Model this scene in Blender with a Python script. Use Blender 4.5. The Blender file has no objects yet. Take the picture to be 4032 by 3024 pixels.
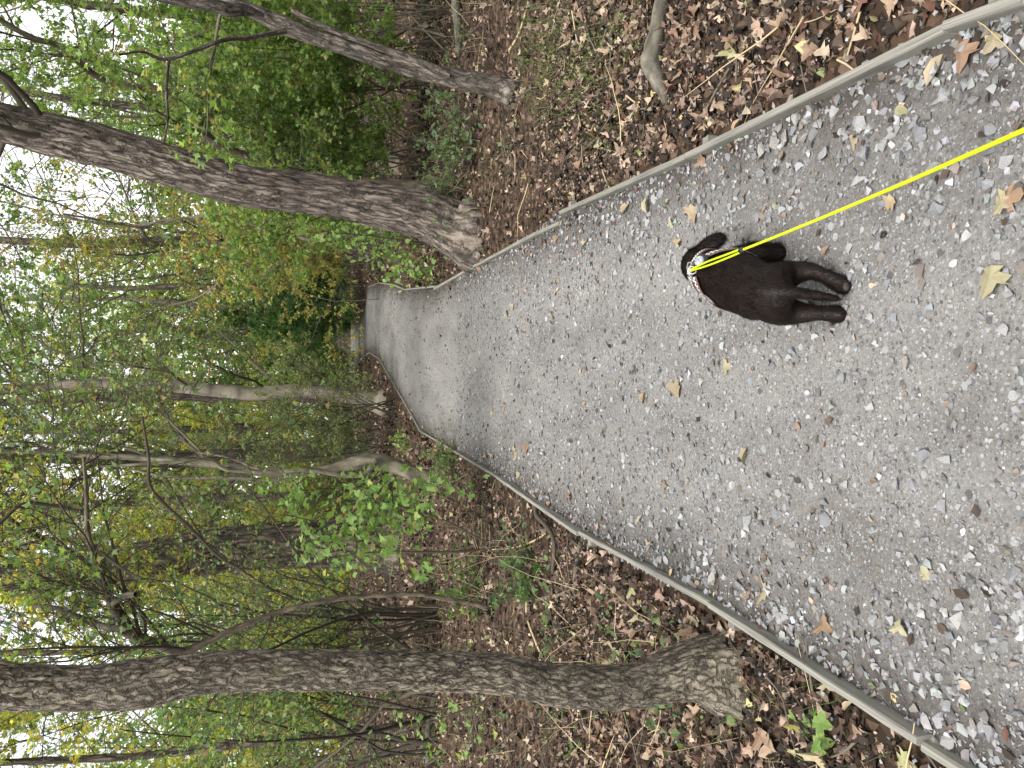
import bpy, bmesh, math, random
import numpy as np
from mathutils import Vector, Matrix
from mathutils.bvhtree import BVHTree

SC = bpy.context.scene
COL = SC.collection
R = math.radians

# ------------------------------------------------------------------ camera
FPX, PITCH, CH = 3028.0, R(13.5), 1.5
FWD = np.array([0, math.cos(PITCH), -math.sin(PITCH)])
UPV = np.array([0, math.sin(PITCH), math.cos(PITCH)])
RGT = np.array([1.0, 0, 0])
cam = bpy.data.objects.new('camera', bpy.data.cameras.new('camera'))
COL.objects.link(cam)
# the phone was held upright and the picture stored on its side: picture left is up in the world
m = Matrix.Identity(4)
for i in range(3):
    m[i][0], m[i][1], m[i][2] = -UPV[i], RGT[i], -FWD[i]
    m[i][3] = (0, 0, CH)[i]
cam.matrix_world = m
cam.data.sensor_fit = 'HORIZONTAL'; cam.data.sensor_width = 36.0
cam.data.lens = FPX / 4032 * 36.0
cam.data.clip_end = 2000; cam.data.clip_start = 0.05
SC.camera = cam

# ------------------------------------------------------------------ sky, sun, exposure
SUN_EL, SUN_AZ = R(66), R(205)
w = bpy.data.worlds.new('World'); SC.world = w; w.use_nodes = True
nt = w.node_tree; bg = nt.nodes['Background']
sky = nt.nodes.new('ShaderNodeTexSky'); sky.sky_type = 'NISHITA'; sky.sun_disc = False
sky.sun_elevation = SUN_EL; sky.sun_rotation = SUN_AZ; sky.dust_density = 1.0; sky.air_density = 1.0; sky.ozone_density = 1.0
hs = nt.nodes.new('ShaderNodeHueSaturation'); hs.inputs['Saturation'].default_value = 0.08   # grey overcast
nt.links.new(sky.outputs[0], hs.inputs['Color']); nt.links.new(hs.outputs[0], bg.inputs[0])
bg.inputs[1].default_value = 0.10
sd = bpy.data.lights.new('sun', 'SUN'); sd.energy = 1.5; sd.angle = R(32); sd.color = (1, 0.97, 0.92)
so = bpy.data.objects.new('sun', sd); COL.objects.link(so)
so.rotation_euler = (math.pi/2 - SUN_EL, 0, math.pi - SUN_AZ)
so.location = (0, 0, 30)
SC.view_settings.view_transform = 'Standard'; SC.view_settings.look = 'None'
SC.view_settings.exposure = 1.92; SC.view_settings.gamma = 1
SC.render.engine = 'CYCLES'
SC.cycles.use_denoising = True; SC.cycles.use_adaptive_sampling = True; SC.cycles.adaptive_threshold = .025
SC.cycles.max_bounces = 5; SC.cycles.transparent_max_bounces = 6
SC.cycles.diffuse_bounces = 4; SC.cycles.glossy_bounces = 2; SC.cycles.transmission_bounces = 4

# ------------------------------------------------------------------ projection helpers (photo pixel -> place)
CAMP = np.array([0, 0, CH])
def ray(x, y):
    return (1512 - y) * RGT - (x - 2016) * UPV + FPX * FWD
def G(x, y, z=0.0):                     # where the photo's pixel meets the level z
    d = ray(x, y); return CAMP + d * ((z - CH) / d[2])
def P(x, y, Y):                         # the point at distance Y down the path
    d = ray(x, y); return CAMP + d * (Y / d[1])
def mpp(p):                             # metres per photo pixel at a point
    return float(np.dot(np.asarray(p) - CAMP, FWD)) / FPX

# ------------------------------------------------------------------ noise
def _h(ix, iy, iz, seed):
    n = (ix.astype(np.int64) * 374761393 + iy.astype(np.int64) * 668265263 + iz.astype(np.int64) * 2147483647 + seed * 974711) & 0x7fffffff
    n = ((n ^ (n >> 13)) * 1274126177) & 0x7fffffff
    n = ((n ^ (n >> 16)) * 1911520717) & 0x7fffffff
    return ((n ^ (n >> 11)) & 0xffff) / 65535.0
def noise(p, seed=0):
    p = np.asarray(p, float); f = np.floor(p); t = p - f; i = f.astype(np.int64); t = t * t * (3 - 2 * t)
    r = 0
    for a in (0, 1):
        for b in (0, 1):
            for c in (0, 1):
                wgt = (t[..., 0] if a else 1 - t[..., 0]) * (t[..., 1] if b else 1 - t[..., 1]) * (t[..., 2] if c else 1 - t[..., 2])
                r = r + wgt * _h(i[..., 0] + a, i[..., 1] + b, i[..., 2] + c, seed)
    return r
def fbm(p, o=3, seed=0):
    p = np.asarray(p, float); s = 0; a = 0.5
    for k in range(o):
        s = s + a * noise(p * 2 ** k, seed + k); a *= 0.5
    return s / (1 - 0.5 ** o)
def norm(v):
    return v / np.maximum(np.linalg.norm(v, axis=-1, keepdims=True), 1e-9)

# ------------------------------------------------------------------ mesh helpers
def mesh_from(name, V, polys, mat, smooth=True, cols=None, bark=None, uvs=None):
    """V (n,3); polys: list of int arrays (m,k)"""
    me = bpy.data.meshes.new(name)
    V = np.asarray(V, np.float32)
    polys = [np.asarray(p, np.int32) for p in polys if len(p)]
    me.vertices.add(len(V)); me.vertices.foreach_set('co', V.ravel())
    li = np.concatenate([p.ravel() for p in polys]); tot = np.concatenate([np.full(len(p), p.shape[1], np.int32) for p in polys])
    st = np.concatenate([[0], np.cumsum(tot)[:-1]]).astype(np.int32)
    me.loops.add(len(li)); me.loops.foreach_set('vertex_index', li)
    me.polygons.add(len(tot)); me.polygons.foreach_set('loop_start', st)
    me.polygons.foreach_set('use_smooth', np.full(len(tot), smooth, bool))
    if cols is not None:
        a = me.attributes.new('Col', 'FLOAT_COLOR', 'POINT')
        c = np.ones((len(V), 4), np.float32); c[:, :3] = cols; a.data.foreach_set('color', c.ravel())
    if bark is not None:
        a = me.attributes.new('bark', 'FLOAT_VECTOR', 'POINT'); a.data.foreach_set('vector', np.asarray(bark, np.float32).ravel())
    if uvs is not None:
        a = me.attributes.new('strip', 'FLOAT_VECTOR', 'POINT')
        u3 = np.zeros((len(V), 3), np.float32); u3[:, :2] = uvs; a.data.foreach_set('vector', u3.ravel())
    me.update(calc_edges=True); me.validate()
    if mat: me.materials.append(mat)
    return me
def obj(name, me, parent=None, loc=(0, 0, 0)):
    o = bpy.data.objects.new(name, me); COL.objects.link(o); o.location = tuple(loc)
    if parent is not None: o.parent = parent
    return o
def thing(name, label, cat, loc=(0, 0, 0), group=None):
    o = bpy.data.objects.new(name, None); COL.objects.link(o); o.location = tuple(loc); o.empty_display_size = 0.1
    return tag(o, label, cat, group)
def tag(o, label=None, cat=None, group=None, kind=None):
    if label: o['label'] = label
    if cat: o['category'] = cat
    if group: o['group'] = group
    if kind: o['kind'] = kind
    return o

class Acc:
    """collects geometry for one mesh"""
    def __init__(s): s.V = []; s.F = {}; s.n = 0; s.C = []; s.B = []
    def add(s, V, F, C=None, B=None):
        V = np.asarray(V, float).reshape(-1, 3)
        for f in (F if isinstance(F, list) else [F]):
            f = np.asarray(f, np.int64)
            if len(f): s.F.setdefault(f.shape[1], []).append(f + s.n)
        s.V.append(V); s.n += len(V)
        if C is not None: s.C.append(np.broadcast_to(np.asarray(C, float), (len(V), 3)))
        if B is not None: s.B.append(B)
        return s
    def mesh(s, name, mat, smooth=True):
        return mesh_from(name, np.concatenate(s.V), [np.concatenate(f) for f in s.F.values()], mat, smooth,
                         np.concatenate(s.C) if s.C else None, np.concatenate(s.B) if s.B else None)

def tubes(pts, rad, sides=3, cap=False):
    """pts (N,S,3), rad (N,S) -> verts, quads, bark coords"""
    pts = np.asarray(pts, float); rad = np.asarray(rad, float)
    N, S, _ = pts.shape
    tan = np.gradient(pts, axis=1); tan = norm(tan)
    ref = np.zeros_like(tan); ref[..., 0] = 1.0
    bad = np.abs(tan[:, :1, 0]).repeat(S, 1) > 0.8
    ref[bad] = (0, 1, 0)
    a = norm(np.cross(tan, ref)); b = np.cross(tan, a)
    th = np.arange(sides) * 2 * np.pi / sides
    ring = a[:, :, None, :] * np.cos(th)[None, None, :, None] + b[:, :, None, :] * np.sin(th)[None, None, :, None]
    V = pts[:, :, None, :] + ring * rad[:, :, None, None]
    idx = np.arange(N * S * sides).reshape(N, S, sides)
    q = np.stack([idx[:, :-1, :], np.roll(idx, -1, 2)[:, :-1, :], np.roll(idx, -1, 2)[:, 1:, :], idx[:, 1:, :]], -1).reshape(-1, 4)
    s = np.concatenate([np.zeros((N, 1)), np.cumsum(np.linalg.norm(np.diff(pts, axis=1), axis=-1), 1)], 1)
    B = np.zeros(V.shape)
    B[..., 0] = np.cos(th) * rad[:, :, None]; B[..., 1] = np.sin(th) * rad[:, :, None]; B[..., 2] = s[:, :, None]
    return V.reshape(-1, 3), q, B.reshape(-1, 3)

def spline(pts, n):
    """Catmull-Rom resample of (k,d) control values"""
    p = np.asarray(pts, float); k = len(p)
    if k == 2:
        t = np.linspace(0, 1, n)[:, None]; return p[0] * (1 - t) + p[1] * t
    d = np.concatenate([[0], np.cumsum(np.linalg.norm(np.diff(p[:, :3], axis=0), axis=1))]); d /= d[-1]
    e = np.vstack([2 * p[0] - p[1], p, 2 * p[-1] - p[-2]])
    u = np.linspace(0, 1, n); j = np.clip(np.searchsorted(d, u, 'right') - 1, 0, k - 2)
    t = ((u - d[j]) / (d[j + 1] - d[j]))[:, None]
    a, b, c, f = e[j], e[j + 1], e[j + 2], e[j + 3]
    return 0.5 * (2 * b + (c - a) * t + (2 * a - 5 * b + 4 * c - f) * t ** 2 + (3 * b - a - 3 * c + f) * t ** 3)

def trunk_mesh(name, P4, mat, sides=64, rings=300, amp=0.01, fa=30, fl=6, flare=0.0, knobs=0.0, seed=0, sm=True):
    """P4: control points x,y,z,radius from the ground up; bark ridges are real relief"""
    c = spline(P4, rings); pts = c[:, :3]; rad = np.maximum(c[:, 3], 0.003)
    L = np.concatenate([[0], np.cumsum(np.linalg.norm(np.diff(pts, axis=0), axis=1))])
    if flare: rad = rad * (1 + flare * np.exp(-np.maximum(L - .2, 0) / (rad[0] * 1.3)))
    tan = norm(np.gradient(pts, axis=0))
    a = norm(np.cross(tan, np.array([0.0, 1, 0.02]))); b = np.cross(tan, a)
    th = np.arange(sides) * 2 * np.pi / sides
    ct, sn = np.cos(th), np.sin(th)
    r0 = np.median(rad)
    q = np.zeros((rings, sides, 3)); q[..., 0] = ct * r0; q[..., 1] = sn * r0; q[..., 2] = L[:, None]
    wob = fbm(q * np.array([2.2 / max(r0, .05) * .3, 2.2 / max(r0, .05) * .3, 1.3]), 3, seed + 50) - 0.5
    warp = np.zeros_like(q); warp[..., 0] = (noise(q * 7, seed + 1) - .5) * .05; warp[..., 1] = (noise(q * 7 + 9, seed + 2) - .5) * .05
    n1 = noise((q + warp) * np.array([fa, fa, fl]), seed + 3)
    n2 = noise((q + warp) * np.array([fa * 2.1, fa * 2.1, fl * 2.6]), seed + 4)
    ridge = 1 - np.abs(2 * n1 - 1); ridge = np.clip((1 - ridge) * 1.9, 0, 1) ** .6     # plates with narrow fissures
    disp = amp * (ridge - .6) + amp * .35 * (n2 - .5) + wob * r0 * .12
    if flare:                                                # root buttresses
        lob = 0.5 + 0.5 * np.cos(th * 5 + seed) ; disp = disp + (np.exp(-np.maximum(L - .2, 0) / (r0 * 1.6))[:, None] * lob[None] * r0 * flare * .9)
    if knobs: disp = disp + knobs * np.clip(noise(q * np.array([9, 9, 7]), seed + 8) - .72, 0, 1) * 3
    rr = rad[:, None] + disp
    V = pts[:, None, :] + (a[:, None, :] * ct[None, :, None] + b[:, None, :] * sn[None, :, None]) * rr[..., None]
    idx = np.arange(rings * sides).reshape(rings, sides)
    Q = np.stack([idx[:-1], np.roll(idx, -1, 1)[:-1], np.roll(idx, -1, 1)[1:], idx[1:]], -1).reshape(-1, 4)
    cols = (0.12 + 1.1 * ridge)[..., None] * np.ones(3)  # furrows get a darker colour too, shade painted on top of the relief
    return mesh_from(name, V.reshape(-1, 3), [Q], mat, sm, cols.reshape(-1, 3), q.reshape(-1, 3)), c

# ------------------------------------------------------------------ growing twigs and leaves
def shoots(rng, o, d, ln, r, S, wander=.2, up=0.0):
    N = len(o); d = norm(d); pts = np.zeros((N, S + 1, 3)); pts[:, 0] = o
    for s in range(S):
        d = norm(d + rng.normal(0, wander, (N, 3)) + np.array([0, 0, up]))
        pts[:, s + 1] = pts[:, s] + d * (ln / S)[:, None]
    rad = r[:, None] * np.linspace(1, .28, S + 1)[None]
    return pts, rad
def kids(rng, pts, rad, n, t0=.2, t1=1., ang=(.5, 1.1), lenf=.5, radf=.5, S=4, wander=.2, up=0.0, rmin=.0012, lmin=.12):
    N, K, _ = pts.shape; S0 = K - 1
    ln = np.linalg.norm(np.diff(pts, axis=1), axis=-1).sum(1)
    pi = rng.choice(N, n, p=ln / ln.sum()); t = rng.uniform(t0, t1, n) * S0 * .999
    j = t.astype(int); f = (t - j)[:, None]
    pos = pts[pi, j] * (1 - f) + pts[pi, j + 1] * f
    tan = norm(pts[pi, j + 1] - pts[pi, j]); rr = rad[pi, j]
    perp = norm(np.cross(tan, rng.normal(0, 1, (n, 3)))); a = rng.uniform(*ang, n)[:, None]
    d = tan * np.cos(a) + perp * np.sin(a)
    l = np.maximum(lenf * ln[pi] * (1 - .55 * t / S0) * rng.uniform(.5, 1.3, n), lmin)
    return shoots(rng, pos, d, l, np.maximum(rr * radf, rmin), S, wander, up)

def tmpl_rhomb():
    return np.array([[0, 0, 0], [.33, .45, .05], [0, 1, -.06], [-.33, .45, .05]]), np.array([[0, 1, 2], [0, 2, 3]])
def tmpl_oval():
    return np.array([[0, 0, 0], [.3, .3, .06], [.28, .68, .05], [0, 1.05, -.08], [-.28, .68, .05], [-.3, .3, .06]]), \
        np.array([[0, 1, 2], [0, 2, 3], [0, 3, 4], [0, 4, 5]])
def tmpl_maple(k=0, curl=.1):
    rng = np.random.default_rng(k + 77)
    # half outline of a lobed leaf, stalk at the origin, tip at y=1
    h = np.array([[.10, .02], [.36, .04], [.30, .22], [.62, .34], [.50, .48], [.56, .62], [.27, .58], [.22, .82]])
    h = h * (1 + rng.uniform(-.1, .1, h.shape))
    pts = [(0, 0)] + [tuple(p) for p in h] + [(0, 1.04)] + [(-p[0], p[1]) for p in h[::-1] * (1 + rng.uniform(-.06, .06, h.shape))]
    V = np.array([(0, .34)] + pts); z = curl * (V[:, 0] ** 2 * 1.6 - (V[:, 1] - .4) ** 2 * .9) + rng.uniform(-.03, .03, len(V))
    n = len(pts); F = np.array([[0, i + 1, (i + 1) % n + 1] for i in range(n)])
    return np.column_stack([V, z]), F
def tmpl_maple_lo(k=0):
    V = np.array([[0, 0, 0], [.55, .38, .08], [.2, .48, 0], [0, 1.02, -.06], [-.2, .48, 0], [-.55, .38, .08]])
    return V, np.array([[0, 1, 2], [0, 2, 4], [2, 3, 4], [0, 4, 5]])
def basis(rng, n, flat=.8, d=None):
    """random leaf frames: y axis along the blade, z axis its face, mostly facing up"""
    z = norm(rng.normal(0, 1, (n, 3)) * (1 - flat) + np.array([0, 0, 1]) * flat)
    y = rng.normal(0, 1, (n, 3)) if d is None else d + rng.normal(0, .5, (n, 3))
    y = norm(y - z * (y * z).sum(1, keepdims=True)); x = np.cross(y, z)
    return np.stack([x, y, z], 1)
def put(tm, pos, B, size):
    V, F = tm; n = len(pos)
    W = np.einsum('ki,nij->nkj', V, B) * size[:, None, None] + pos[:, None, :]
    Fx = F[None] + (np.arange(n) * len(V))[:, None, None]
    return W.reshape(-1, 3), Fx.reshape(-1, 3), len(V)
def pick(rng, pal, n, jit=.18):
    """pal: list of (weight, rgb)"""
    wt = np.array([p[0] for p in pal], float); c = np.array([p[1] for p in pal], float)
    k = rng.choice(len(pal), n, p=wt / wt.sum())
    return np.clip(c[k] * (1 + rng.normal(0, jit, (n, 1))) * (1 + rng.normal(0, .03, (n, 3))), .004, .9)
def leaves_on(rng, acc, pts, n, size, pal, tm, flat=.6, drop=.0, t0=.25):
    N, K, _ = pts.shape
    pi = rng.integers(0, N, n); t = rng.uniform(t0, 1, n) * (K - 1) * .999; j = t.astype(int); f = (t - j)[:, None]
    pos = pts[pi, j] * (1 - f) + pts[pi, j + 1] * f
    d = norm(norm(pts[pi, j + 1] - pts[pi, j]) * .5 + rng.normal(0, .6, (n, 3)) + np.array([0, 0, -drop]))
    s = size * rng.uniform(.55, 1.35, n)
    W, F, k = put(tm, pos + d * s[:, None] * .25, basis(rng, n, flat, d), s)
    acc.add(W, F, np.repeat(pick(rng, pal, n), k, 0))

# ------------------------------------------------------------------ materials
def mat(name):
    m = bpy.data.materials.new(name); m.use_nodes = True
    t = m.node_tree; p = t.nodes['Principled BSDF']
    return m, t, p
def N(t, typ, **kw):
    n = t.nodes.new(typ)
    for k, v in kw.items():
        if k in n.inputs.keys(): n.inputs[k].default_value = v
        else: setattr(n, k, v)
    return n
def ramp(t, fac, stops):
    r = t.nodes.new('ShaderNodeValToRGB'); cr = r.color_ramp
    while len(cr.elements) < len(stops): cr.elements.new(.5)
    for e, (pos, c) in zip(cr.elements, stops):
        e.position = pos; e.color = (*c, 1)
    t.links.new(fac, r.inputs[0]); return r.outputs[0]
def mix(t, fac, a, b, mode='MIX'):
    n = t.nodes.new('ShaderNodeMix'); n.data_type = 'RGBA'; n.blend_type = mode
    for sock, v in ((n.inputs[0], fac), (n.inputs[6], a), (n.inputs[7], b)):
        if hasattr(v, 'is_linked'): t.links.new(v, sock)
        else: sock.default_value = v if not isinstance(v, tuple) or len(v) == 4 else (*v, 1)
    return n.outputs[2]
def vscale(t, vec, s):
    n = t.nodes.new('ShaderNodeMapping'); n.inputs['Scale'].default_value = s
    t.links.new(vec, n.inputs[0]); return n.outputs[0]
def bump(t, p, h, strength, dist):
    b = t.nodes.new('ShaderNodeBump'); b.inputs['Strength'].default_value = strength; b.inputs['Distance'].default_value = dist
    t.links.new(h, b.inputs['Height']); t.links.new(b.outputs[0], p.inputs['Normal'])

def leaf_mat(name, trans=.45, rough=.5, spec=.3):
    m, t, p = mat(name)
    a = N(t, 'ShaderNodeAttribute', attribute_name='Col')
    g = N(t, 'ShaderNodeNewGeometry')
    col = mix(t, g.outputs['Backfacing'], a.outputs[0], mix(t, .3, a.outputs[0], (.25, .3, .2)))
    t.links.new(col, p.inputs['Base Color']); p.inputs['Roughness'].default_value = rough; p.inputs['Specular IOR Level'].default_value = spec
    tr = N(t, 'ShaderNodeBsdfTranslucent')
    tc = mix(t, 1.0, a.outputs[0], (1.5, 1.6, .7), 'MULTIPLY'); t.links.new(tc, tr.inputs[0])
    ms = N(t, 'ShaderNodeMixShader'); ms.inputs[0].default_value = trans
    t.links.new(p.outputs[0], ms.inputs[1]); t.links.new(tr.outputs[0], ms.inputs[2])
    t.links.new(ms.outputs[0], t.nodes['Material Output'].inputs[0])
    return m
M_LEAF = leaf_mat('green_leaf')

def object_leaf_mat(name, stops, trans=.4):
    """for single leaf objects: colour differs from leaf to leaf"""
    m, t, p = mat(name)
    oi = N(t, 'ShaderNodeObjectInfo'); tc = N(t, 'ShaderNodeTexCoord')
    c = ramp(t, oi.outputs['Random'], stops)
    nz = N(t, 'ShaderNodeTexNoise', Scale=5.0, Detail=4.0); t.links.new(tc.outputs['Object'], nz.inputs[0])
    c = mix(t, nz.outputs[0], mix(t, .45, c, (.02, .015, .01)), c)
    t.links.new(c, p.inputs['Base Color']); p.inputs['Roughness'].default_value = .55; p.inputs['Specular IOR Level'].default_value = .3
    tr = N(t, 'ShaderNodeBsdfTranslucent'); t.links.new(mix(t, 1.0, c, (1.4, 1.5, .8), 'MULTIPLY'), tr.inputs[0])
    ms = N(t, 'ShaderNodeMixShader'); ms.inputs[0].default_value = trans
    t.links.new(p.outputs[0], ms.inputs[1]); t.links.new(tr.outputs[0], ms.inputs[2])
    t.links.new(ms.outputs[0], t.nodes['Material Output'].inputs[0])
    return m
M_SAPLEAF = object_leaf_mat('sapling_leaf', [(0, (.14, .25, .06)), (.4, (.2, .33, .085)), (.8, (.26, .39, .11)), (.93, (.36, .4, .1)), (1, (.3, .2, .08))])
M_FALLEN = object_leaf_mat('fallen_leaf', [(0, (.15, .085, .055)), (.25, (.3, .2, .135)), (.5, (.4, .29, .2)), (.68, (.18, .085, .055)), (.84, (.44, .34, .225)), (.93, (.36, .34, .17)), (1, (.09, .058, .043))], .12)
M_PATHLEAF = object_leaf_mat('path_leaf', [(0, (.36, .28, .17)), (.3, (.33, .31, .19)), (.55, (.36, .25, .16)), (.75, (.24, .14, .09)), (1, (.3, .27, .17))], .1)

def bark_mat(name, dark, light, mossc=None, moss=0.0, s=(40, 40, 9), rough=.9, relief=.006, crack=None):
    m, t, p = mat(name)
    a = N(t, 'ShaderNodeAttribute', attribute_name='bark'); c = N(t, 'ShaderNodeAttribute', attribute_name='Col')
    n1 = N(t, 'ShaderNodeTexNoise', Scale=1.0, Detail=6.0, Roughness=.65); t.links.new(vscale(t, a.outputs['Vector'], s), n1.inputs[0])
    n2 = N(t, 'ShaderNodeTexNoise', Scale=2.5, Detail=4.0); t.links.new(a.outputs['Vector'], n2.inputs[0])
    col = ramp(t, n1.outputs[0], [(.32, dark), (.68, light)])
    col = mix(t, .65, col, mix(t, 1.0, col, c.outputs[0], 'MULTIPLY'))
    big = ramp(t, n2.outputs[0], [(.3, (.72, .7, .68)), (.7, (1.25, 1.22, 1.15))])
    col = mix(t, 1.0, col, big, 'MULTIPLY')
    h = n1.outputs[0]
    if crack:                                    # fissures between the bark plates, darkened in colour to deepen their shade
        wp = N(t, 'ShaderNodeTexNoise', Scale=14.0, Detail=5.0, Roughness=.65); t.links.new(a.outputs['Vector'], wp.inputs[0])
        sc_ = N(t, 'ShaderNodeVectorMath', operation='MULTIPLY_ADD'); t.links.new(wp.outputs['Color'], sc_.inputs[0]); sc_.inputs[1].default_value = (.06, .06, .09); t.links.new(a.outputs['Vector'], sc_.inputs[2])
        vo = N(t, 'ShaderNodeTexVoronoi', Scale=1.0, feature='DISTANCE_TO_EDGE'); t.links.new(vscale(t, sc_.outputs[0], crack), vo.inputs['Vector'])
        f = ramp(t, vo.outputs['Distance'], [(.01, (.2, .19, .18)), (.17, (1.08, 1.08, 1.08))]); col = mix(t, ramp(t, n2.outputs[0], [(.35, (.45, .45, .45)), (.6, (1, 1, 1))]), col, mix(t, 1.0, col, f, 'MULTIPLY'))
        ad = N(t, 'ShaderNodeMath', operation='MULTIPLY_ADD'); t.links.new(f, ad.inputs[0]); ad.inputs[1].default_value = 1.2; t.links.new(n1.outputs[0], ad.inputs[2]); h = ad.outputs[0]
    if mossc:
        n3 = N(t, 'ShaderNodeTexNoise', Scale=6.0, Detail=6.0, Roughness=.7); t.links.new(vscale(t, a.outputs['Vector'], (1, 1, .5)), n3.inputs[0])
        f = ramp(t, n3.outputs[0], [(.62 - moss * .35, (0, 0, 0)), (.8 - moss * .3, (1, 1, 1))])
        col = mix(t, f, col, mossc)
    t.links.new(col, p.inputs['Base Color']); p.inputs['Roughness'].default_value = rough; p.inputs['Specular IOR Level'].default_value = .2
    bump(t, p, h, .8, relief)
    return m
M_BARK1 = bark_mat('ridged_brown_bark', (.06, .052, .04), (.26, .23, .185), (.12, .125, .06), .12, (90, 90, 40), relief=.008, crack=(56, 56, 11))
M_BARK2 = bark_mat('furrowed_grey_bark', (.045, .037, .032), (.25, .212, .185), (.12, .13, .06), .05, (44, 44, 8), relief=.014, crack=(26, 26, 2.6))
M_BARK3 = bark_mat('oak_bark', (.05, .042, .034), (.22, .19, .155), (.10, .12, .05), .12, (26, 26, 6), relief=.02, crack=(14, 14, 2.0))
M_BEECH = bark_mat('smooth_beech_bark', (.15, .13, .105), (.24, .215, .18), (.12, .13, .07), .15, (5, 5, 2), relief=.003)
M_BARK5 = bark_mat('peeling_bark', (.035, .03, .025), (.19, .168, .145), (.11, .11, .05), .15, (50, 50, 9), crack=(34, 34, 5))
M_GREYB = bark_mat('grey_stem_bark', (.09, .08, .06), (.22, .20, .155), (.12, .14, .06), .3, (20, 20, 5))
M_DEAD = bark_mat('dead_wood', (.06, .05, .04), (.2, .165, .13), (.07, .08, .04), .2, (30, 30, 8))
M_LOG = bark_mat('mossy_log', (.06, .055, .045), (.19, .175, .145), (.09, .10, .05), .35, (26, 26, 10))

def twig_mat(name, a, b):
    m, t, p = mat(name)
    g = N(t, 'ShaderNodeNewGeometry')
    t.links.new(ramp(t, g.outputs['Random Per Island'], [(0, a), (1, b)]), p.inputs['Base Color']); p.inputs['Roughness'].default_value = .85
    p.inputs['Specular IOR Level'].default_value = .2
    return m
M_TWIG = twig_mat('twig', (.045, .038, .028), (.16, .14, .105))
M_TWIGD = twig_mat('dark_twig', (.03, .026, .02), (.09, .075, .055))
M_STRAW = twig_mat('dry_stalk', (.30, .22, .12), (.45, .36, .22))

def plain(name, c, rough=.6, spec=.4, metal=0.0):
    m, t, p = mat(name)
    tc = N(t, 'ShaderNodeTexCoord'); nz = N(t, 'ShaderNodeTexNoise', Scale=60.0, Detail=3.0); t.links.new(tc.outputs['Object'], nz.inputs[0])
    col = mix(t, nz.outputs[0], tuple(v * .8 for v in c), tuple(min(1, v * 1.2) for v in c))
    t.links.new(col, p.inputs['Base Color']); p.inputs['Roughness'].default_value = rough
    p.inputs['Specular IOR Level'].default_value = spec; p.inputs['Metallic'].default_value = metal
    return m

def col_mat(name, rough=.9, scale=30.0, spec=.2):
    m, t, p = mat(name)
    a = N(t, 'ShaderNodeAttribute', attribute_name='Col'); tc = N(t, 'ShaderNodeTexCoord')
    nz = N(t, 'ShaderNodeTexNoise', Scale=scale, Detail=3.0); t.links.new(tc.outputs['Object'], nz.inputs[0])
    t.links.new(mix(t, nz.outputs[0], mix(t, .5, a.outputs[0], (.02, .015, .01)), a.outputs[0]), p.inputs['Base Color'])
    p.inputs['Roughness'].default_value = rough; p.inputs['Specular IOR Level'].default_value = spec
    return m
M_LITTER = col_mat('leaf_litter', .8, 40)
M_GRAVEL = col_mat('gravel_stones', .85, 25, .3)

def stone_mat():
    m, t, p = mat('path_stone')
    oi = N(t, 'ShaderNodeObjectInfo'); tc = N(t, 'ShaderNodeTexCoord')
    c = ramp(t, oi.outputs['Random'], [(0, (.18, .185, .195)), (.4, (.29, .295, .305)), (.75, (.37, .37, .365)), (.9, (.27, .245, .215)), (1, (.5, .5, .495))])
    nz = N(t, 'ShaderNodeTexNoise', Scale=2.5, Detail=6.0, Roughness=.7); t.links.new(tc.outputs['Object'], nz.inputs[0])
    t.links.new(mix(t, nz.outputs[0], mix(t, .5, c, (.1, .09, .08)), c), p.inputs['Base Color'])
    p.inputs['Roughness'].default_value = .85; p.inputs['Specular IOR Level'].default_value = .25
    bump(t, p, nz.outputs[0], .5, .05)
    return m
M_STONE = stone_mat()

def soil_mat():
    m, t, p = mat('forest_soil')
    tc = N(t, 'ShaderNodeTexCoord')
    v = N(t, 'ShaderNodeTexVoronoi', Scale=22.0); t.links.new(tc.outputs['Object'], v.inputs['Vector'])
    nz = N(t, 'ShaderNodeTexNoise', Scale=9.0, Detail=8.0, Roughness=.7); t.links.new(tc.outputs['Object'], nz.inputs[0])
    sep = N(t, 'ShaderNodeSeparateColor'); t.links.new(v.outputs['Color'], sep.inputs[0])
    c1 = ramp(t, sep.outputs[0], [(0, (.02, .014, .011)), (.45, (.05, .032, .022)), (.8, (.11, .07, .045)), (1, (.2, .135, .09))])
    c = mix(t, nz.outputs[0], mix(t, .75, c1, (.03, .022, .016)), c1)
    t.links.new(c, p.inputs['Base Color']); p.inputs['Roughness'].default_value = .95; p.inputs['Specular IOR Level'].default_value = .1
    bump(t, p, nz.outputs[0], 1.0, .03)
    return m
M_SOIL = soil_mat()

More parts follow.
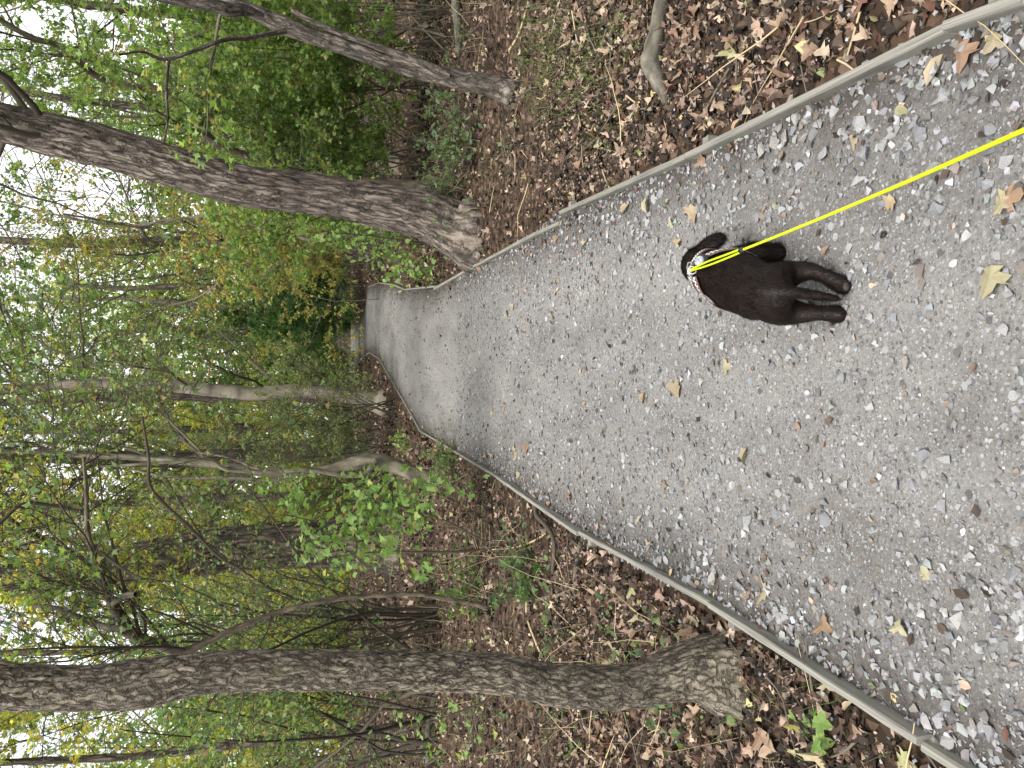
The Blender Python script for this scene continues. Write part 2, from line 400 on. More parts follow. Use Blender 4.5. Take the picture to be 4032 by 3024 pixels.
def path_mat():
    m, t, p = mat('gravel_path')
    tc = N(t, 'ShaderNodeTexCoord'); O = tc.outputs['Object']
    cols = None; hs_ = None
    sand = N(t, 'ShaderNodeTexNoise', Scale=90.0, Detail=8.0, Roughness=.75); t.links.new(O, sand.inputs[0])
    base = ramp(t, sand.outputs[0], [(.3, (.115, .11, .105)), (.7, (.275, .265, .253))])
    patch = N(t, 'ShaderNodeTexNoise', Scale=1.6, Detail=6.0, Roughness=.65); t.links.new(vscale(t, O, (1.5, .45, 1)), patch.inputs[0])
    base = mix(t, 1.0, base, ramp(t, patch.outputs[0], [(.36, (.7, .67, .64)), (.5, (.98, .97, .95)), (.66, (1.2, 1.18, 1.14))]), 'MULTIPLY')
    h = sand.outputs[0]
    for sc, thr in ((150.0, .5), (75.0, .4), (34.0, .12)):
        v = N(t, 'ShaderNodeTexVoronoi', Scale=sc, Randomness=1.0); t.links.new(O, v.inputs['Vector'])
        sep = N(t, 'ShaderNodeSeparateColor'); t.links.new(v.outputs['Color'], sep.inputs[0])
        st = ramp(t, sep.outputs[1], [(0, (.08, .08, .08)), (.5, (.21, .21, .212)), (1, (.36, .36, .36))])
        on = N(t, 'ShaderNodeMath', operation='LESS_THAN'); t.links.new(sep.outputs[0], on.inputs[0]); on.inputs[1].default_value = thr
        edge = N(t, 'ShaderNodeMath', operation='LESS_THAN'); t.links.new(v.outputs['Distance'], edge.inputs[0]); edge.inputs[1].default_value = .42
        mk = N(t, 'ShaderNodeMath', operation='MULTIPLY'); t.links.new(on.outputs[0], mk.inputs[0]); t.links.new(edge.outputs[0], mk.inputs[1])
        base = mix(t, mk.outputs[0], base, st)
        mm = N(t, 'ShaderNodeMath', operation='MULTIPLY'); t.links.new(mk.outputs[0], mm.inputs[0]); mm.inputs[1].default_value = .6
        ad = N(t, 'ShaderNodeMath', operation='ADD'); t.links.new(h, ad.inputs[0]); t.links.new(mm.outputs[0], ad.inputs[1]); h = ad.outputs[0]
    ea = N(t, 'ShaderNodeAttribute', attribute_name='edge'); en = N(t, 'ShaderNodeTexNoise', Scale=7.0, Detail=6.0, Roughness=.7); t.links.new(O, en.inputs[0])
    em = N(t, 'ShaderNodeMath', operation='MULTIPLY'); t.links.new(ea.outputs['Fac'], em.inputs[0]); t.links.new(en.outputs[0], em.inputs[1])
    base = mix(t, ramp(t, em.outputs[0], [(.06, (0, 0, 0)), (.42, (.85, .85, .85))]), base, (.05, .04, .033))     # leaf mould swept up against the boards
    t.links.new(base, p.inputs['Base Color']); p.inputs['Roughness'].default_value = .9; p.inputs['Specular IOR Level'].default_value = .2
    bump(t, p, h, .9, .01)
    return m
M_PATH = path_mat()

def board_mat():
    m, t, p = mat('weathered_board')
    a = N(t, 'ShaderNodeAttribute', attribute_name='strip')
    n1 = N(t, 'ShaderNodeTexNoise', Scale=1.0, Detail=6.0, Roughness=.6); t.links.new(vscale(t, a.outputs['Vector'], (3, 90, 90)), n1.inputs[0])
    n2 = N(t, 'ShaderNodeTexNoise', Scale=2.2, Detail=5.0); t.links.new(vscale(t, a.outputs['Vector'], (1, 8, 8)), n2.inputs[0])
    c = ramp(t, n1.outputs[0], [(.25, (.075, .07, .062)), (.45, (.18, .172, .155)), (.75, (.3, .29, .265))])
    oi = N(t, 'ShaderNodeObjectInfo'); c = mix(t, 1.0, c, ramp(t, oi.outputs['Random'], [(0, (.78, .77, .74)), (1, (1.12, 1.1, 1.08))]), 'MULTIPLY')
    c = mix(t, ramp(t, n2.outputs[0], [(.45, (0, 0, 0)), (.7, (.6, .6, .6))]), c, (.15, .165, .12))
    t.links.new(c, p.inputs['Base Color']); p.inputs['Roughness'].default_value = .85; p.inputs['Specular IOR Level'].default_value = .2
    bump(t, p, n1.outputs[0], .6, .003)
    return m
M_BOARD = board_mat()

# ------------------------------------------------------------------ ground and path
LPX = [(4300, 3360), (3803, 3024), (3613, 2923), (3265, 2664), (2980, 2480), (2790, 2385), (2632, 2303), (2275, 2101), (2091, 1974), (1958, 1880),
       (1651, 1696), (1578, 1563), (1490, 1411), (1452, 1389), (1427, 1405), (1398, 1446), (1388, 1447), (1370, 1437)]
RPX = [(4500, -230), (4032, 0), (3718, 110), (3300, 312), (2700, 612), (2388, 752), (2205, 835), (2104, 918), (1876, 1044), (1711, 1139), (1591, 1139),
       (1553, 1123), (1490, 1114), (1449, 1130), (1432, 1225), (1417, 1272), (1388, 1290), (1376, 1262), (1371, 1240)]
LW = [G(*p)[:2] for p in LPX]; RW = [G(*p)[:2] for p in RPX]
LW = [np.array([LW[0][0] - .25, -2.5])] + LW; RW = [np.array([RW[0][0] + .1, -2.5])] + RW
# beyond the last visible bend the path runs on to the right behind the bank
LW += [np.array([4.5, 64.0]), np.array([11.0, 67.0])]; RW += [np.array([11.0, 60.0])]
POLY = np.array(LW + RW[::-1])
def inside(p):
    x, y = p[:, 0], p[:, 1]; r = np.zeros(len(p), bool)
    for (x1, y1), (x2, y2) in zip(POLY, np.roll(POLY, -1, 0)):
        c = ((y1 > y) != (y2 > y)) & (x < (x2 - x1) * (y - y1) / (y2 - y1 + 1e-12) + x1); r ^= c
    return r
def pdist(p):
    """distance to the path outline"""
    d = np.full(len(p), 1e9)
    for a, b in zip(POLY, np.roll(POLY, -1, 0)):
        ab = b - a; t = np.clip(((p - a) @ ab) / (ab @ ab), 0, 1); d = np.minimum(d, np.linalg.norm(p - a - t[:, None] * ab, axis=1))
    return d
MOUNDS = [(G(1420, 1190)[:2], .3, 2.2, 6.0), (G(1850, 915)[:2], .1, .6, .6)]
def H(p):
    """height of the forest floor"""
    p = np.atleast_2d(np.asarray(p, float))[:, :2]
    d = np.where(inside(p), -pdist(p), pdist(p))
    k = np.clip((d - .08) / 1.2, 0, 1); k = k * k * (3 - 2 * k)
    q = np.column_stack([p * .9, np.zeros(len(p))]); q2 = np.column_stack([p * 4.0, np.ones(len(p))])
    h = k * ((fbm(q, 3, 5) - .42) * .22 + (noise(q2, 9) - .5) * .035) - .012 * np.clip(d / .1 + 1.0, 0, 1)
    far = np.clip((np.abs(p[:, 0]) - 6) / 30, 0, 1) * np.clip((p[:, 1]) / 20, 0, 1)
    for (bx, by), am, sx, sy in MOUNDS:
        h = h + k ** .5 * am * np.exp(-((p[:, 0] - bx) / sx) ** 2 - ((p[:, 1] - by) / sy) ** 2)
    return h - .02 * (d < 0) + far * .5
rs = np.concatenate([np.linspace(.2, 12, 100), np.geomspace(12.3, 900, 50)])
th = np.linspace(0, 2 * np.pi, 241)[:-1]
gp = np.stack([rs[:, None] * np.sin(th)[None], 1.0 + rs[:, None] * np.cos(th)[None]], -1).reshape(-1, 2)
gv = np.column_stack([gp, H(gp)]); nr, nth = len(rs), len(th)
ix = np.arange(nr * nth).reshape(nr, nth)
gq = np.stack([ix[:-1], ix[1:], np.roll(ix, -1, 1)[1:], np.roll(ix, -1, 1)[:-1]], -1).reshape(-1, 4)
cen = len(gv); gv = np.vstack([gv, [0, 1, -.02]])
gt = np.stack([np.full(nth, cen), ix[0], np.roll(ix[0], -1)], -1)
floor = obj('forest_floor', mesh_from('forest_floor', gv, [gq[:, ::-1], gt[:, ::-1]], M_SOIL)); tag(floor, kind='structure')
from mathutils.geometry import delaunay_2d_cdt
rng = np.random.default_rng(3)
ed = []
for a, b in zip(POLY, np.roll(POLY, -1, 0)):
    n = max(1, int(np.linalg.norm(b - a) / (.15 if min(a[1], b[1]) < 14 else .8))); ed += [a + (b - a) * k / n for k in range(n)]
ed = np.array(ed); ip = []
for y0, y1, sp in ((-2.4, 8, .07), (8, 20, .16), (20, 70, .5)):
    gx, gy = np.meshgrid(np.arange(-1.4, 11, sp), np.arange(y0, y1, sp)); q = np.column_stack([gx.ravel(), gy.ravel()]); q = q + rng.uniform(-.3, .3, q.shape) * sp; q = q[inside(q)]; ip.append(q[pdist(q) > sp * .4])
ip = np.vstack(ip); allp = np.vstack([ed, ip]); ne = len(ed)
cv, ce, cf, *_ = delaunay_2d_cdt([Vector(p) for p in allp], [], [list(range(ne))], 1, 1e-5)
pv = np.array([(v[0], v[1]) for v in cv]); dd = pdist(pv)
pz = .004 + np.clip(dd / .3, 0, 1) * (fbm(np.column_stack([pv * 1.7, np.zeros(len(pv))]), 3, 21) - .3) * .03
me = bpy.data.meshes.new('gravel_path'); me.from_pydata([(p[0], p[1], z) for p, z in zip(pv, pz)], [], cf); me.materials.append(M_PATH)
at = me.attributes.new('edge', 'FLOAT', 'POINT'); at.data.foreach_set('value', np.exp(-dd / .24).astype(np.float32))
me.polygons.foreach_set('use_smooth', np.ones(len(me.polygons), bool)); me.update()
def PZ(p):
    d = pdist(p[:, :2]); return .004 + np.clip(d / .3, 0, 1) * (fbm(np.column_stack([p[:, :2] * 1.7, np.zeros(len(p))]), 3, 21) - .3) * .03
if me.polygons[0].normal.z < 0: me.flip_normals()
path = obj('gravel_path', me); tag(path, kind='structure')

# ------------------------------------------------------------------ timber edging
def board_mesh(a, b, za=.05, zb=.05, th=.026, dep=.14):
    a = np.asarray(a, float); b = np.asarray(b, float); L = np.linalg.norm(b - a); d = (b - a) / L; nrm = np.array([-d[1], d[0]])
    n = max(2, int(L / .12)); rng = np.random.default_rng(int(L * 1e4) % 9999)
    prof = [(-th / 2, -dep), (-th / 2, -.005), (-th / 2 + .004, 0), (th / 2 - .004, 0), (th / 2, -.005), (th / 2, -dep)]
    V = []; U = []
    for i in range(n + 1):
        t = i / n; c = a * (1 - t) + b * t; z = za * (1 - t) + zb * t
        c = c + nrm * (rng.normal(0, .0006))
        for k, (o, h) in enumerate(prof):
            q = c + nrm * (o + rng.normal(0, .0007)); V.append((*q, z + h + rng.normal(0, .0009))); U.append((t * L + a[0] * 7, k * .031))
    k = len(prof); ii = np.arange((n + 1) * k).reshape(n + 1, k)
    Q = np.stack([ii[:-1, :-1], ii[1:, :-1], ii[1:, 1:], ii[:-1, 1:]], -1).reshape(-1, 4)
    me = mesh_from('board', V, [Q, ii[0][None, :], ii[-1][None, ::-1]], M_BOARD, False, uvs=U)
    return me
def edging(pts, z, label, side, joints):
    t = thing('timber_edging', label, 'edging', (*pts[0], 0), 'boards edging the path')
    o3 = np.array([*pts[0], 0.0])
    for i, (a, b) in enumerate(zip(pts[:-1], pts[1:])):
        me = board_mesh(np.asarray(a) - o3[:2], np.asarray(b) - o3[:2], z[i][0], z[i][1])
        bo = obj('board', me, t); rb = np.random.default_rng(i + len(pts) * 7); bo.location = (rb.normal(0, .004), rb.normal(0, .004), rb.normal(0, .005))
        if np.linalg.norm(b) < 16:                   # a peg behind each joint
            d = norm(np.asarray(b) - np.asarray(a)); n = np.array([-d[1], d[0]]) * side
            c = np.asarray(b) - o3[:2] - d * .12 + n * .034
            pm = board_mesh(c - d * .022, c + d * .022, z[i][1] - .03, z[i][1] - .03, .038, .16); pm.name = 'peg'
            obj('peg', pm, t)
    return t
le = [LW[0]] + [G(*p, .05)[:2] for p in LPX if p[0] not in (3803, 3265, 2980, 2632, 2091)]
edging(le[:-1], [(.05, .05)] * 30, 'weathered grey-green edging boards running past the near ridged trunk and forked dark branch', 1, ())
re_ = [RW[0]] + [G(*p, .05)[:2] for p in RPX[:7] if p[0] not in (3300, 2388)]
edging(re_, [(.055, .055)] * 30, 'long straight grey edging board beside the leash and leaf-covered bank', -1, ())
re2 = [G(2199, 873, .03)[:2]] + [G(*p, .04)[:2] for p in RPX[7:10]]
edging(re2, [(.03, .04), (.04, .05), (.05, .06)], 'lower edging boards below the big leaning tree, end stepped down', -1, ())
re3 = [G(*p, .06)[:2] for p in ((1713, 1126), (1591, 1139), (1553, 1123), (1490, 1114), (1449, 1130))]
edging(re3, [(.06, .06)] * 5, 'pale edging boards curving round the far bend of the path', -1, ())

# ------------------------------------------------------------------ trees
BRIGHT = [(5, (.155, .245, .06)), (4, (.22, .32, .085)), (2, (.095, .165, .048)), (1.4, (.36, .37, .12)), (.35, (.3, .2, .08))]
MIDG = [(5, (.11, .18, .058)), (4, (.155, .23, .078)), (2, (.075, .115, .042)), (1, (.29, .28, .09)), (.6, (.25, .15, .075))]
DARKG = [(5, (0.052, 0.111, 0.0286)), (3, (0.078, 0.15, 0.039)), (1, (0.111, 0.182, 0.052))]
YELLOW = [(4, (0.312, 0.338, 0.0715)), (4, (0.429, 0.403, 0.091)), (2, (0.208, 0.26, 0.0585)), (1, (0.468, 0.338, 0.104)), (.4, (0.325, 0.169, 0.065))]
AUTUMN = [(4, (0.195, 0.247, 0.065)), (3, (0.351, 0.325, 0.091)), (2, (0.403, 0.247, 0.0975)), (1, (0.286, 0.13, 0.065)), (2, (0.13, 0.182, 0.052))]
SAGE = [(4, (0.124, 0.163, 0.065)), (4, (0.169, 0.202, 0.0845)), (2, (0.091, 0.117, 0.052)), (1, (0.26, 0.26, 0.091)), (.4, (0.26, 0.117, 0.0585))]
RH, OV, ML = tmpl_rhomb(), tmpl_oval(), tmpl_maple_lo()
MAPLES = [tmpl_maple(k) for k in range(3)]

def trunk_pts(px, Y0, dY=0.0, wmul=1.0):
    """(x, y, width) marks in the photo -> points of a stem standing at distance Y0 and leaning dY over its length"""
    out = []; n = len(px)
    for i, (x, y, wd) in enumerate(px):
        p = P(x, y, Y0 + dY * i / max(1, n - 1)); out.append([*p, wd * mpp(p) / 2 * wmul])
    return np.array(out)
def grounded(px, dY=0.0, sink=.06):
    """a stem whose first mark is its foot on the ground"""
    g = G(px[0][0], px[0][1]); T = trunk_pts(px, g[1], dY); z0 = float(H(g)[0])
    d = T[0, :3] - T[1, :3]; d = d / max(abs(d[2]), .02); d[:2] = np.clip(d[:2], -.4, .4); d[2] = -1      # carry the foot on into the soil
    T[0, 2] = z0; T0 = T[0].copy(); T0[:3] += d * .22; T0[3] *= 1.05
    return np.vstack([T0, T])

def limbs_of(rng, c, n, t0, t1, length, rf=.4, up=.1, ang=(.6, 1.2), S=8, wander=.16):
    pts, rad = c[None, :, :3], c[None, :, 3]
    return kids(rng, pts, rad, n, t0, t1, ang, 1.0, rf, S, wander, up) if length is None else _fixlen(rng, c, n, t0, t1, length, rf, up, ang, S, wander)
def _fixlen(rng, c, n, t0, t1, length, rf, up, ang, S, wander):
    t = rng.uniform(t0, t1, n) * (len(c) - 1); j = np.clip(t.astype(int), 0, len(c) - 2)
    tan = norm(c[j + 1, :3] - c[j, :3]); perp = norm(np.cross(tan, rng.normal(0, 1, (n, 3)))); a = rng.uniform(*ang, n)[:, None]
    return shoots(rng, c[j, :3], tan * np.cos(a) + perp * np.sin(a), length * rng.uniform(.6, 1.25, n), np.maximum(c[j, 3] * rf, .006), S, wander, up)
DENSE = 1.38
def foliate(rng, root, base, limbs, n2, n3, nleaf, size, pal, tm, twig=M_TWIG, up2=.05, flat=.55, drop=.2, len2=.5, len3=.5, lmat=None, limb_parts=True, sides=5, leaf_levels=(.15, .85)):
    """limbs -> branches -> twigs -> leaves, as parts of root"""
    pts, rad = limbs
    nleaf = int(nleaf * DENSE); 
    p2, r2 = kids(rng, pts, rad, n2, .15, 1., (.45, 1.1), len2, .5, 5, .2, up2)
    p3, r3 = kids(rng, p2, r2, n3, .15, 1., (.4, 1.1), len3, .55, 3, .25, 0.0)
    r3 = np.maximum(r3, .0016); r2 = np.maximum(r2, .003)
    def seen(p):                                # far above or beside the picture a thinner crown will do
        d = p.mean(1) - CAMP; c = d @ FWD; return (c > .3) & (np.abs(d @ UPV) < c * .8) & (np.abs(d @ RGT) < c * .66)
    k3 = seen(p3) | (rng.uniform(0, 1, len(p3)) < .12); nleaf = int(nleaf * k3.mean()) + 1; p3, r3 = p3[k3], r3[k3]
    k2 = seen(p2) | (rng.uniform(0, 1, len(p2)) < .35); p2, r2 = p2[k2], r2[k2]
    if limb_parts:
        for k in range(len(pts)):
            V, q, B = tubes(pts[k:k + 1] - base, rad[k:k + 1], sides)
            obj('branch', mesh_from('branch', V, [q], twig, True), root)
    A = Acc()
    if not limb_parts:
        V, q, B = tubes(pts - base, rad, sides); A.add(V, q)
    V, q, B = tubes(p2 - base, r2, 3); A.add(V, q)
    V, q, B = tubes(p3 - base, r3, 3); A.add(V, q)
    o = obj('twigs', A.mesh('twigs', twig), root); o['kind'] = 'stuff'
    L = Acc()
    leaves_on(rng, L, p3 - base, int(nleaf * leaf_levels[1]), size, pal, tm, flat, drop)
    leaves_on(rng, L, p2 - base, int(nleaf * leaf_levels[0]), size, pal, tm, flat, drop)
    obj('crown', L.mesh('crown', lmat or M_LEAF, False), root)

def tree(name, label, T, bark, limbs, seed=0, group=None, sides=40, rings=160, amp=.008, fa=24, fl=5, flare=.35, knobs=0, **fol):
    base = T[0, :3].copy(); T = T.copy(); rng = np.random.default_rng(seed + 1000)
    root = thing(name, label, 'tree', base, group)
    L = T.copy(); L[:, :3] -= base
    me, c = trunk_mesh('trunk', L, bark, sides, rings, amp, fa, fl, flare, knobs, seed)
    obj('trunk', me, root)
    c = c.copy(); c[:, :3] += base
    if limbs:
        lb = [limbs_of(rng, c, **l) for l in limbs]
        pts = np.concatenate([l[0] for l in lb]); rad = np.concatenate([l[1] for l in lb])
        foliate(rng, root, base, (pts, rad), **fol)
    return root, c
def extend(T, *more):
    """carry a stem on above the picture"""
    return np.vstack([T] + [np.array(m) for m in more])

# near ridged trunk beside the path
T = grounded([(2850, 2650, 240), (2700, 2648, 205), (2500, 2700, 182), (2330, 2706, 182), (2150, 2690, 176), (1965, 2654, 170), (1650, 2640, 168), (1300, 2638, 170), (1000, 2640, 172), (760, 2655, 176),
              (560, 2690, 205), (300, 2710, 185), (0, 2705, 196), (-250, 2705, 190)], .12); T[:, 3] *= .9
T = extend(T, [*(T[-1, :3] + [-.05, .1, 1.6]), .08], [*(T[-1, :3] + [.1, .3, 3.6]), .045])
tree('ridged_trunk_tree', 'near tree with ridged brown bark, bent at its foot, just outside the edging', T, M_BARK1,
     [dict(n=7, t0=.62, t1=.98, length=2.4, up=.02)], 1, sides=84, rings=480, amp=.008, fa=62, fl=22, flare=.55, n2=70, n3=420, nleaf=2600, size=.075, pal=MIDG, tm=ML)
# big leaning tree on the other side
T = grounded([(1862, 915, 250), (1800, 900, 205), (1640, 838, 186), (1250, 768, 165), (949, 726, 168), (633, 640, 165), (316, 556, 172), (0, 482, 158), (-300, 405, 150)], .5); T[:, 3] *= .94
T = extend(T, [*(T[-1, :3] + [.5, .4, 3.0]), .16], [*(T[-1, :3] + [.9, .8, 7.0]), .08])
tree('leaning_tree', 'big leaning tree with furrowed grey-brown bark rooted at the path edge', T, M_BARK2,
     [dict(n=26, t0=.34, t1=.9, length=3.9, up=-.01, rf=.18)], 2, sides=84, rings=300, amp=.028, fa=26, fl=4.2, flare=.25, n2=380, n3=2800, nleaf=17000, size=.07, pal=MIDG, tm=ML, twig=M_TWIGD)
# slim peeling tree on the bank
T = grounded([(2015, 370, 110), (1960, 345, 84), (1743, 297, 70), (1553, 253, 56), (1392, 196, 62), (1139, 108, 62), (949, 25, 56), (760, -60, 50)], .3)
T = extend(T, [*(T[-1, :3] + [.7, .1, 1.6]), .05], [*(T[-1, :3] + [1.3, .2, 3.4]), .025])
slim, cs = tree('peeling_tree', 'slim leaning tree with dark peeling bark and torn fork on the bank', T, M_BARK5,
     [dict(n=7, t0=.3, t1=.95, length=1.8, up=.04, rf=.3)], 3, sides=48, rings=260, amp=.012, fa=26, fl=5, flare=.2, n2=150, n3=1100, nleaf=3600, size=.06, pal=BRIGHT, tm=ML, twig=M_TWIG)
b0 = T[0, :3]
for px, dy in ((((1775, 300, 12), (1740, 285, 34), (1600, 225, 32), (1430, 165, 24), (1250, 95, 24), (1150, 40, 20)), .25),       # dead side stem
               (((1040, 62, 14), (960, 40, 46), (900, 40, 50), (850, 22, 50), (665, -5, 40), (500, -50, 30)), -.2),             # pale second fork
               (((1125, 120, 22), (980, 150, 17), (880, 158, 15), (665, 232, 14), (560, 205, 9), (470, 215, 7)), -.6),
               (((665, 232, 12), (655, 350, 11), (660, 470, 9), (645, 565, 6)), -.3)):
    S4 = trunk_pts(px, b0[1] + .05 + (0 if dy > -.5 else -.1), dy); S4[:, :3] -= b0
    me, _ = trunk_mesh('branch', S4, M_BARK5, 14, 60, .004, 30, 6, 0, 0, 5); obj('branch', me, slim)
# beech further along
T = grounded([(1512, 1585, 105), (1490, 1583, 84), (1420, 1570, 66), (1300, 1546, 57), (1150, 1540, 54), (1000, 1550, 54), (760, 1527, 50), (570, 1513, 46), (300, 1512, 40), (0, 1530, 34)], .8)
T = extend(T, [*(T[-1, :3] + [.2, .4, 4.0]), .12], [*(T[-1, :3] + [.1, .4, 8.0]), .05])
tree('beech_tree', 'smooth pale grey beech trunk with flared foot beside the path bend', T, M_BEECH,
     [dict(n=16, t0=.3, t1=.98, length=4.6, up=.05, rf=.25)], 4, sides=40, rings=240, amp=.004, fa=6, fl=3, flare=.1, knobs=.02, n2=260, n3=1900, nleaf=12000, size=.085, pal=MIDG, tm=OV)
# big oak behind the maple sapling
T = grounded([(1560, 2135, 230), (1500, 2138, 195), (1266, 2142, 174), (949, 2157, 177), (633, 2202, 165), (316, 2246, 132), (0, 2280, 110)], .5)
T = extend(T, [*(T[-1, :3] + [-.6, .4, 4.0]), .22], [*(T[-1, :3] + [-.9, .4, 8.0]), .1])
tree('oak_tree', 'stout oak with deeply furrowed bark standing behind the green maple sapling', T, M_BARK3,
     [dict(n=16, t0=.4, t1=.98, length=4.5, up=.03, rf=.22)], 6, sides=90, rings=240, amp=.05, fa=17, fl=3.6, flare=.2, n2=260, n3=2000, nleaf=12000, size=.085, pal=YELLOW, tm=OV)
# twin pale stems wound round a bent stump
T = grounded([(1700, 1890, 70), (1640, 1870, 62), (1560, 1838, 58), (1470, 1812, 58), (1380, 1826, 52), (1250, 1850, 30), (1060, 1858, 34), (880, 1835, 34), (760, 1822, 30), (560, 1802, 24), (320, 1793, 18), (100, 1780, 14)], .3)
T = extend(T, [*(T[-1, :3] + [.1, .1, 1.6]), .02])
twin, ct = tree('twin_stem_tree', 'crooked pale tree with two thin stems rising from a bent mossy foot', T, M_GREYB,
     [dict(n=12, t0=.35, t1=.97, length=1.9, up=.06, rf=.35)], 7, sides=28, rings=240, amp=.008, fa=22, fl=4, flare=.1, n2=200, n3=1500, nleaf=4200, size=.06, pal=SAGE, tm=ML)
b0 = T[0, :3]
for px, dy in ((((1480, 1812, 24), (1430, 1868, 20), (1330, 1868, 19), (1220, 1850, 19), (1060, 1858, 19), (900, 1850, 17), (820, 1815, 15), (640, 1822, 12), (400, 1838, 9)), -.25),
               (((1180, 1866, 16), (1060, 1890, 15), (900, 1880, 14), (700, 1880, 11), (520, 1850, 8)), .2),
               (((1060, 1862, 13), (1000, 1840, 11), (900, 1802, 9), (780, 1780, 7)), .2)):
    S4 = trunk_pts(px, b0[1] - .05, dy); S4[:, :3] -= b0
    me, _ = trunk_mesh('stem', S4, M_GREYB, 12, 70, .003, 30, 6, 0, 0, 5); obj('stem', me, twin)
# crooked tree whose limb bends back over the wood, behind the near trunk
T = grounded([(1930, 2400, 24), (1850, 2375, 18), (1650, 2340, 17), (1480, 2345, 17), (1266, 2368, 18), (1050, 2425, 20), (860, 2505, 26), (720, 2565, 36), (600, 2530, 38), (485, 2478, 40), (455, 2405, 34), (400, 2290, 32), (368, 2180, 26), (345, 2090, 20), (342, 1960, 15), (330, 1800, 10)], -.9)
hook, ch = tree('crooked_tree', 'thin crooked tree whose lichen-grey limb bends sideways above the oak', T, M_DEAD,
     [dict(n=18, t0=.45, t1=1.0, length=1.7, up=.05, rf=.38)], 8, sides=20, rings=260, amp=.004, fa=30, fl=6, flare=.1, n2=260, n3=1900, nleaf=2000, size=.055, pal=MIDG, tm=ML, twig=M_TWIGD)
b0 = T[0, :3]
for px, dy in ((((485, 2478, 34), (400, 2465, 28), (310, 2430, 24), (220, 2395, 20), (130, 2385, 14)), .3),
               (((470, 2440, 22), (440, 2380, 28), (500, 2345, 26), (535, 2340, 22)), -.15),
               (((368, 2150, 14), (470, 2230, 12), (560, 2280, 9)), -.3),
               (((345, 2020, 16), (200, 1990, 14), (90, 1985, 14), (0, 2060, 13)), -.3),
               (((960, 2250, 10), (860, 2190, 12), (760, 2090, 13), (600, 1930, 14), (585, 1800, 11), (560, 1640, 8)), -.2)):
    S4 = trunk_pts(px, b0[1] - .75, dy); S4[:, :3] -= b0
    me, _ = trunk_mesh('branch', S4, M_GREYB if px[0][2] > 18 else M_TWIGD, 12, 60, .002, 30, 6, 0, 0, 5); obj('branch', me, hook)
# dead limb slanting behind the leaning tree
T = np.vstack([trunk_pts([(1500, 720, 30), (1350, 690, 30)], 11.0), trunk_pts([(900, 590, 34), (760, 455, 34), (640, 360, 32), (540, 345, 26), (420, 320, 26), (340, 270, 24), (240, 185, 24), (130, 148, 22), (20, 90, 22), (-80, 0, 18)], 10.6, -.8)])
T[0, 2] = float(H(T[0])[0]) - .05
tree('slanting_tree', 'thin slanting dark stem crossing behind the leaning tree towards the corner', T, M_DEAD,
     [dict(n=14, t0=.25, t1=.98, length=2.0, up=.03, rf=.4)], 9, sides=18, rings=200, amp=.006, fa=24, fl=5, flare=.1, n2=220, n3=1800, nleaf=5200, size=.06, pal=BRIGHT, tm=ML)

# trunks further back
def far_tree(y, Y, wpx, label, bark, pal, seed, lean=0.0, h=15, limb=4.5, n=18, t0=.18, nleaf=14000, size=.1, n3=800, tm=RH, name='woodland_tree', amp=.03, twig=M_TWIG, n2=260):
    p = P(1290, y, Y); x0 = p[0]; r = wpx * mpp(p) / 2; z = float(H([[x0, Y]])[0])
    rng = np.random.default_rng(seed + 300)
    T = [[x0, Y, z - .1, r * 1.25], [x0 + lean * .06, Y, z + .6, r * 1.02]]
    for k in range(1, 6):
        u = k / 5; T.append([x0 + lean * u + rng.normal(0, .12), Y + rng.normal(0, .12), z + h * u, r * (1 - .75 * u)])
    return tree(name, label, np.array(T), bark, [dict(n=n, t0=t0, t1=.98, length=limb, up=.06, rf=.25)], seed, 'trees standing further back in the wood', 24, 90, amp, 10, 2, .2,
                n2=n2, n3=n3, nleaf=nleaf, size=size, pal=pal, tm=tm, limb_parts=False, twig=twig)
far_tree(1572, 29, 62, 'dark furrowed trunk half hidden just behind the beech', M_BARK3, MIDG, 20)
far_tree(1772, 25, 88, 'broad grey trunk standing behind the twin pale stems', M_BARK3, SAGE, 21)
far_tree(1975, 23, 46, 'narrow trunk between the oak and the twin stems, against yellow leaves', M_BARK3, YELLOW, 22, .5)
far_tree(985, 27, 58, 'dark trunk seen in the gap between leaning tree and path', M_BARK2, AUTUMN, 23, -.4, n=12, nleaf=8000)
far_tree(905, 16, 15, 'slender pale sapling stem just beside the leaning tree', M_GREYB, AUTUMN, 24, .2, h=9, limb=1.8, n3=900, nleaf=3500, size=.07)
far_tree(1345, 52, 60, 'distant dark trunk straight above the end of the path', M_BARK3, MIDG, 25, .4, nleaf=9000, size=.14)
far_tree(2420, 17, 34, 'thin dark trunk between the oak and the near ridged trunk', M_DEAD, YELLOW, 26, -.5, h=11)
far_tree(2900, 15, 40, 'trunk at the picture edge beyond the near ridged trunk', M_BARK3, MIDG, 27, .3, h=12, nleaf=9000)
far_tree(130, 18, 44, 'trunk standing deep behind the slim peeling tree', M_BARK3, BRIGHT, 28, .2)
far_tree(480, 22, 40, 'trunk hidden in green leaves behind the leaning tree', M_BARK2, BRIGHT, 29, .5)
far_tree(1150, 44, 44, 'far trunk above the dark green arching shrub', M_BARK3, MIDG, 30, nleaf=7000, size=.13, n=12)
far_tree(1680, 38, 40, 'far slender trunk left of the beech', M_BARK3, YELLOW, 31, nleaf=14000, size=.12)
far_tree(2060, 36, 46, 'far trunk beside the oak, among yellow leaves', M_BARK3, YELLOW, 32, nleaf=15000, size=.12)
far_tree(2650, 28, 44, 'far trunk directly behind the near ridged trunk', M_BARK3, MIDG, 33, nleaf=12000)

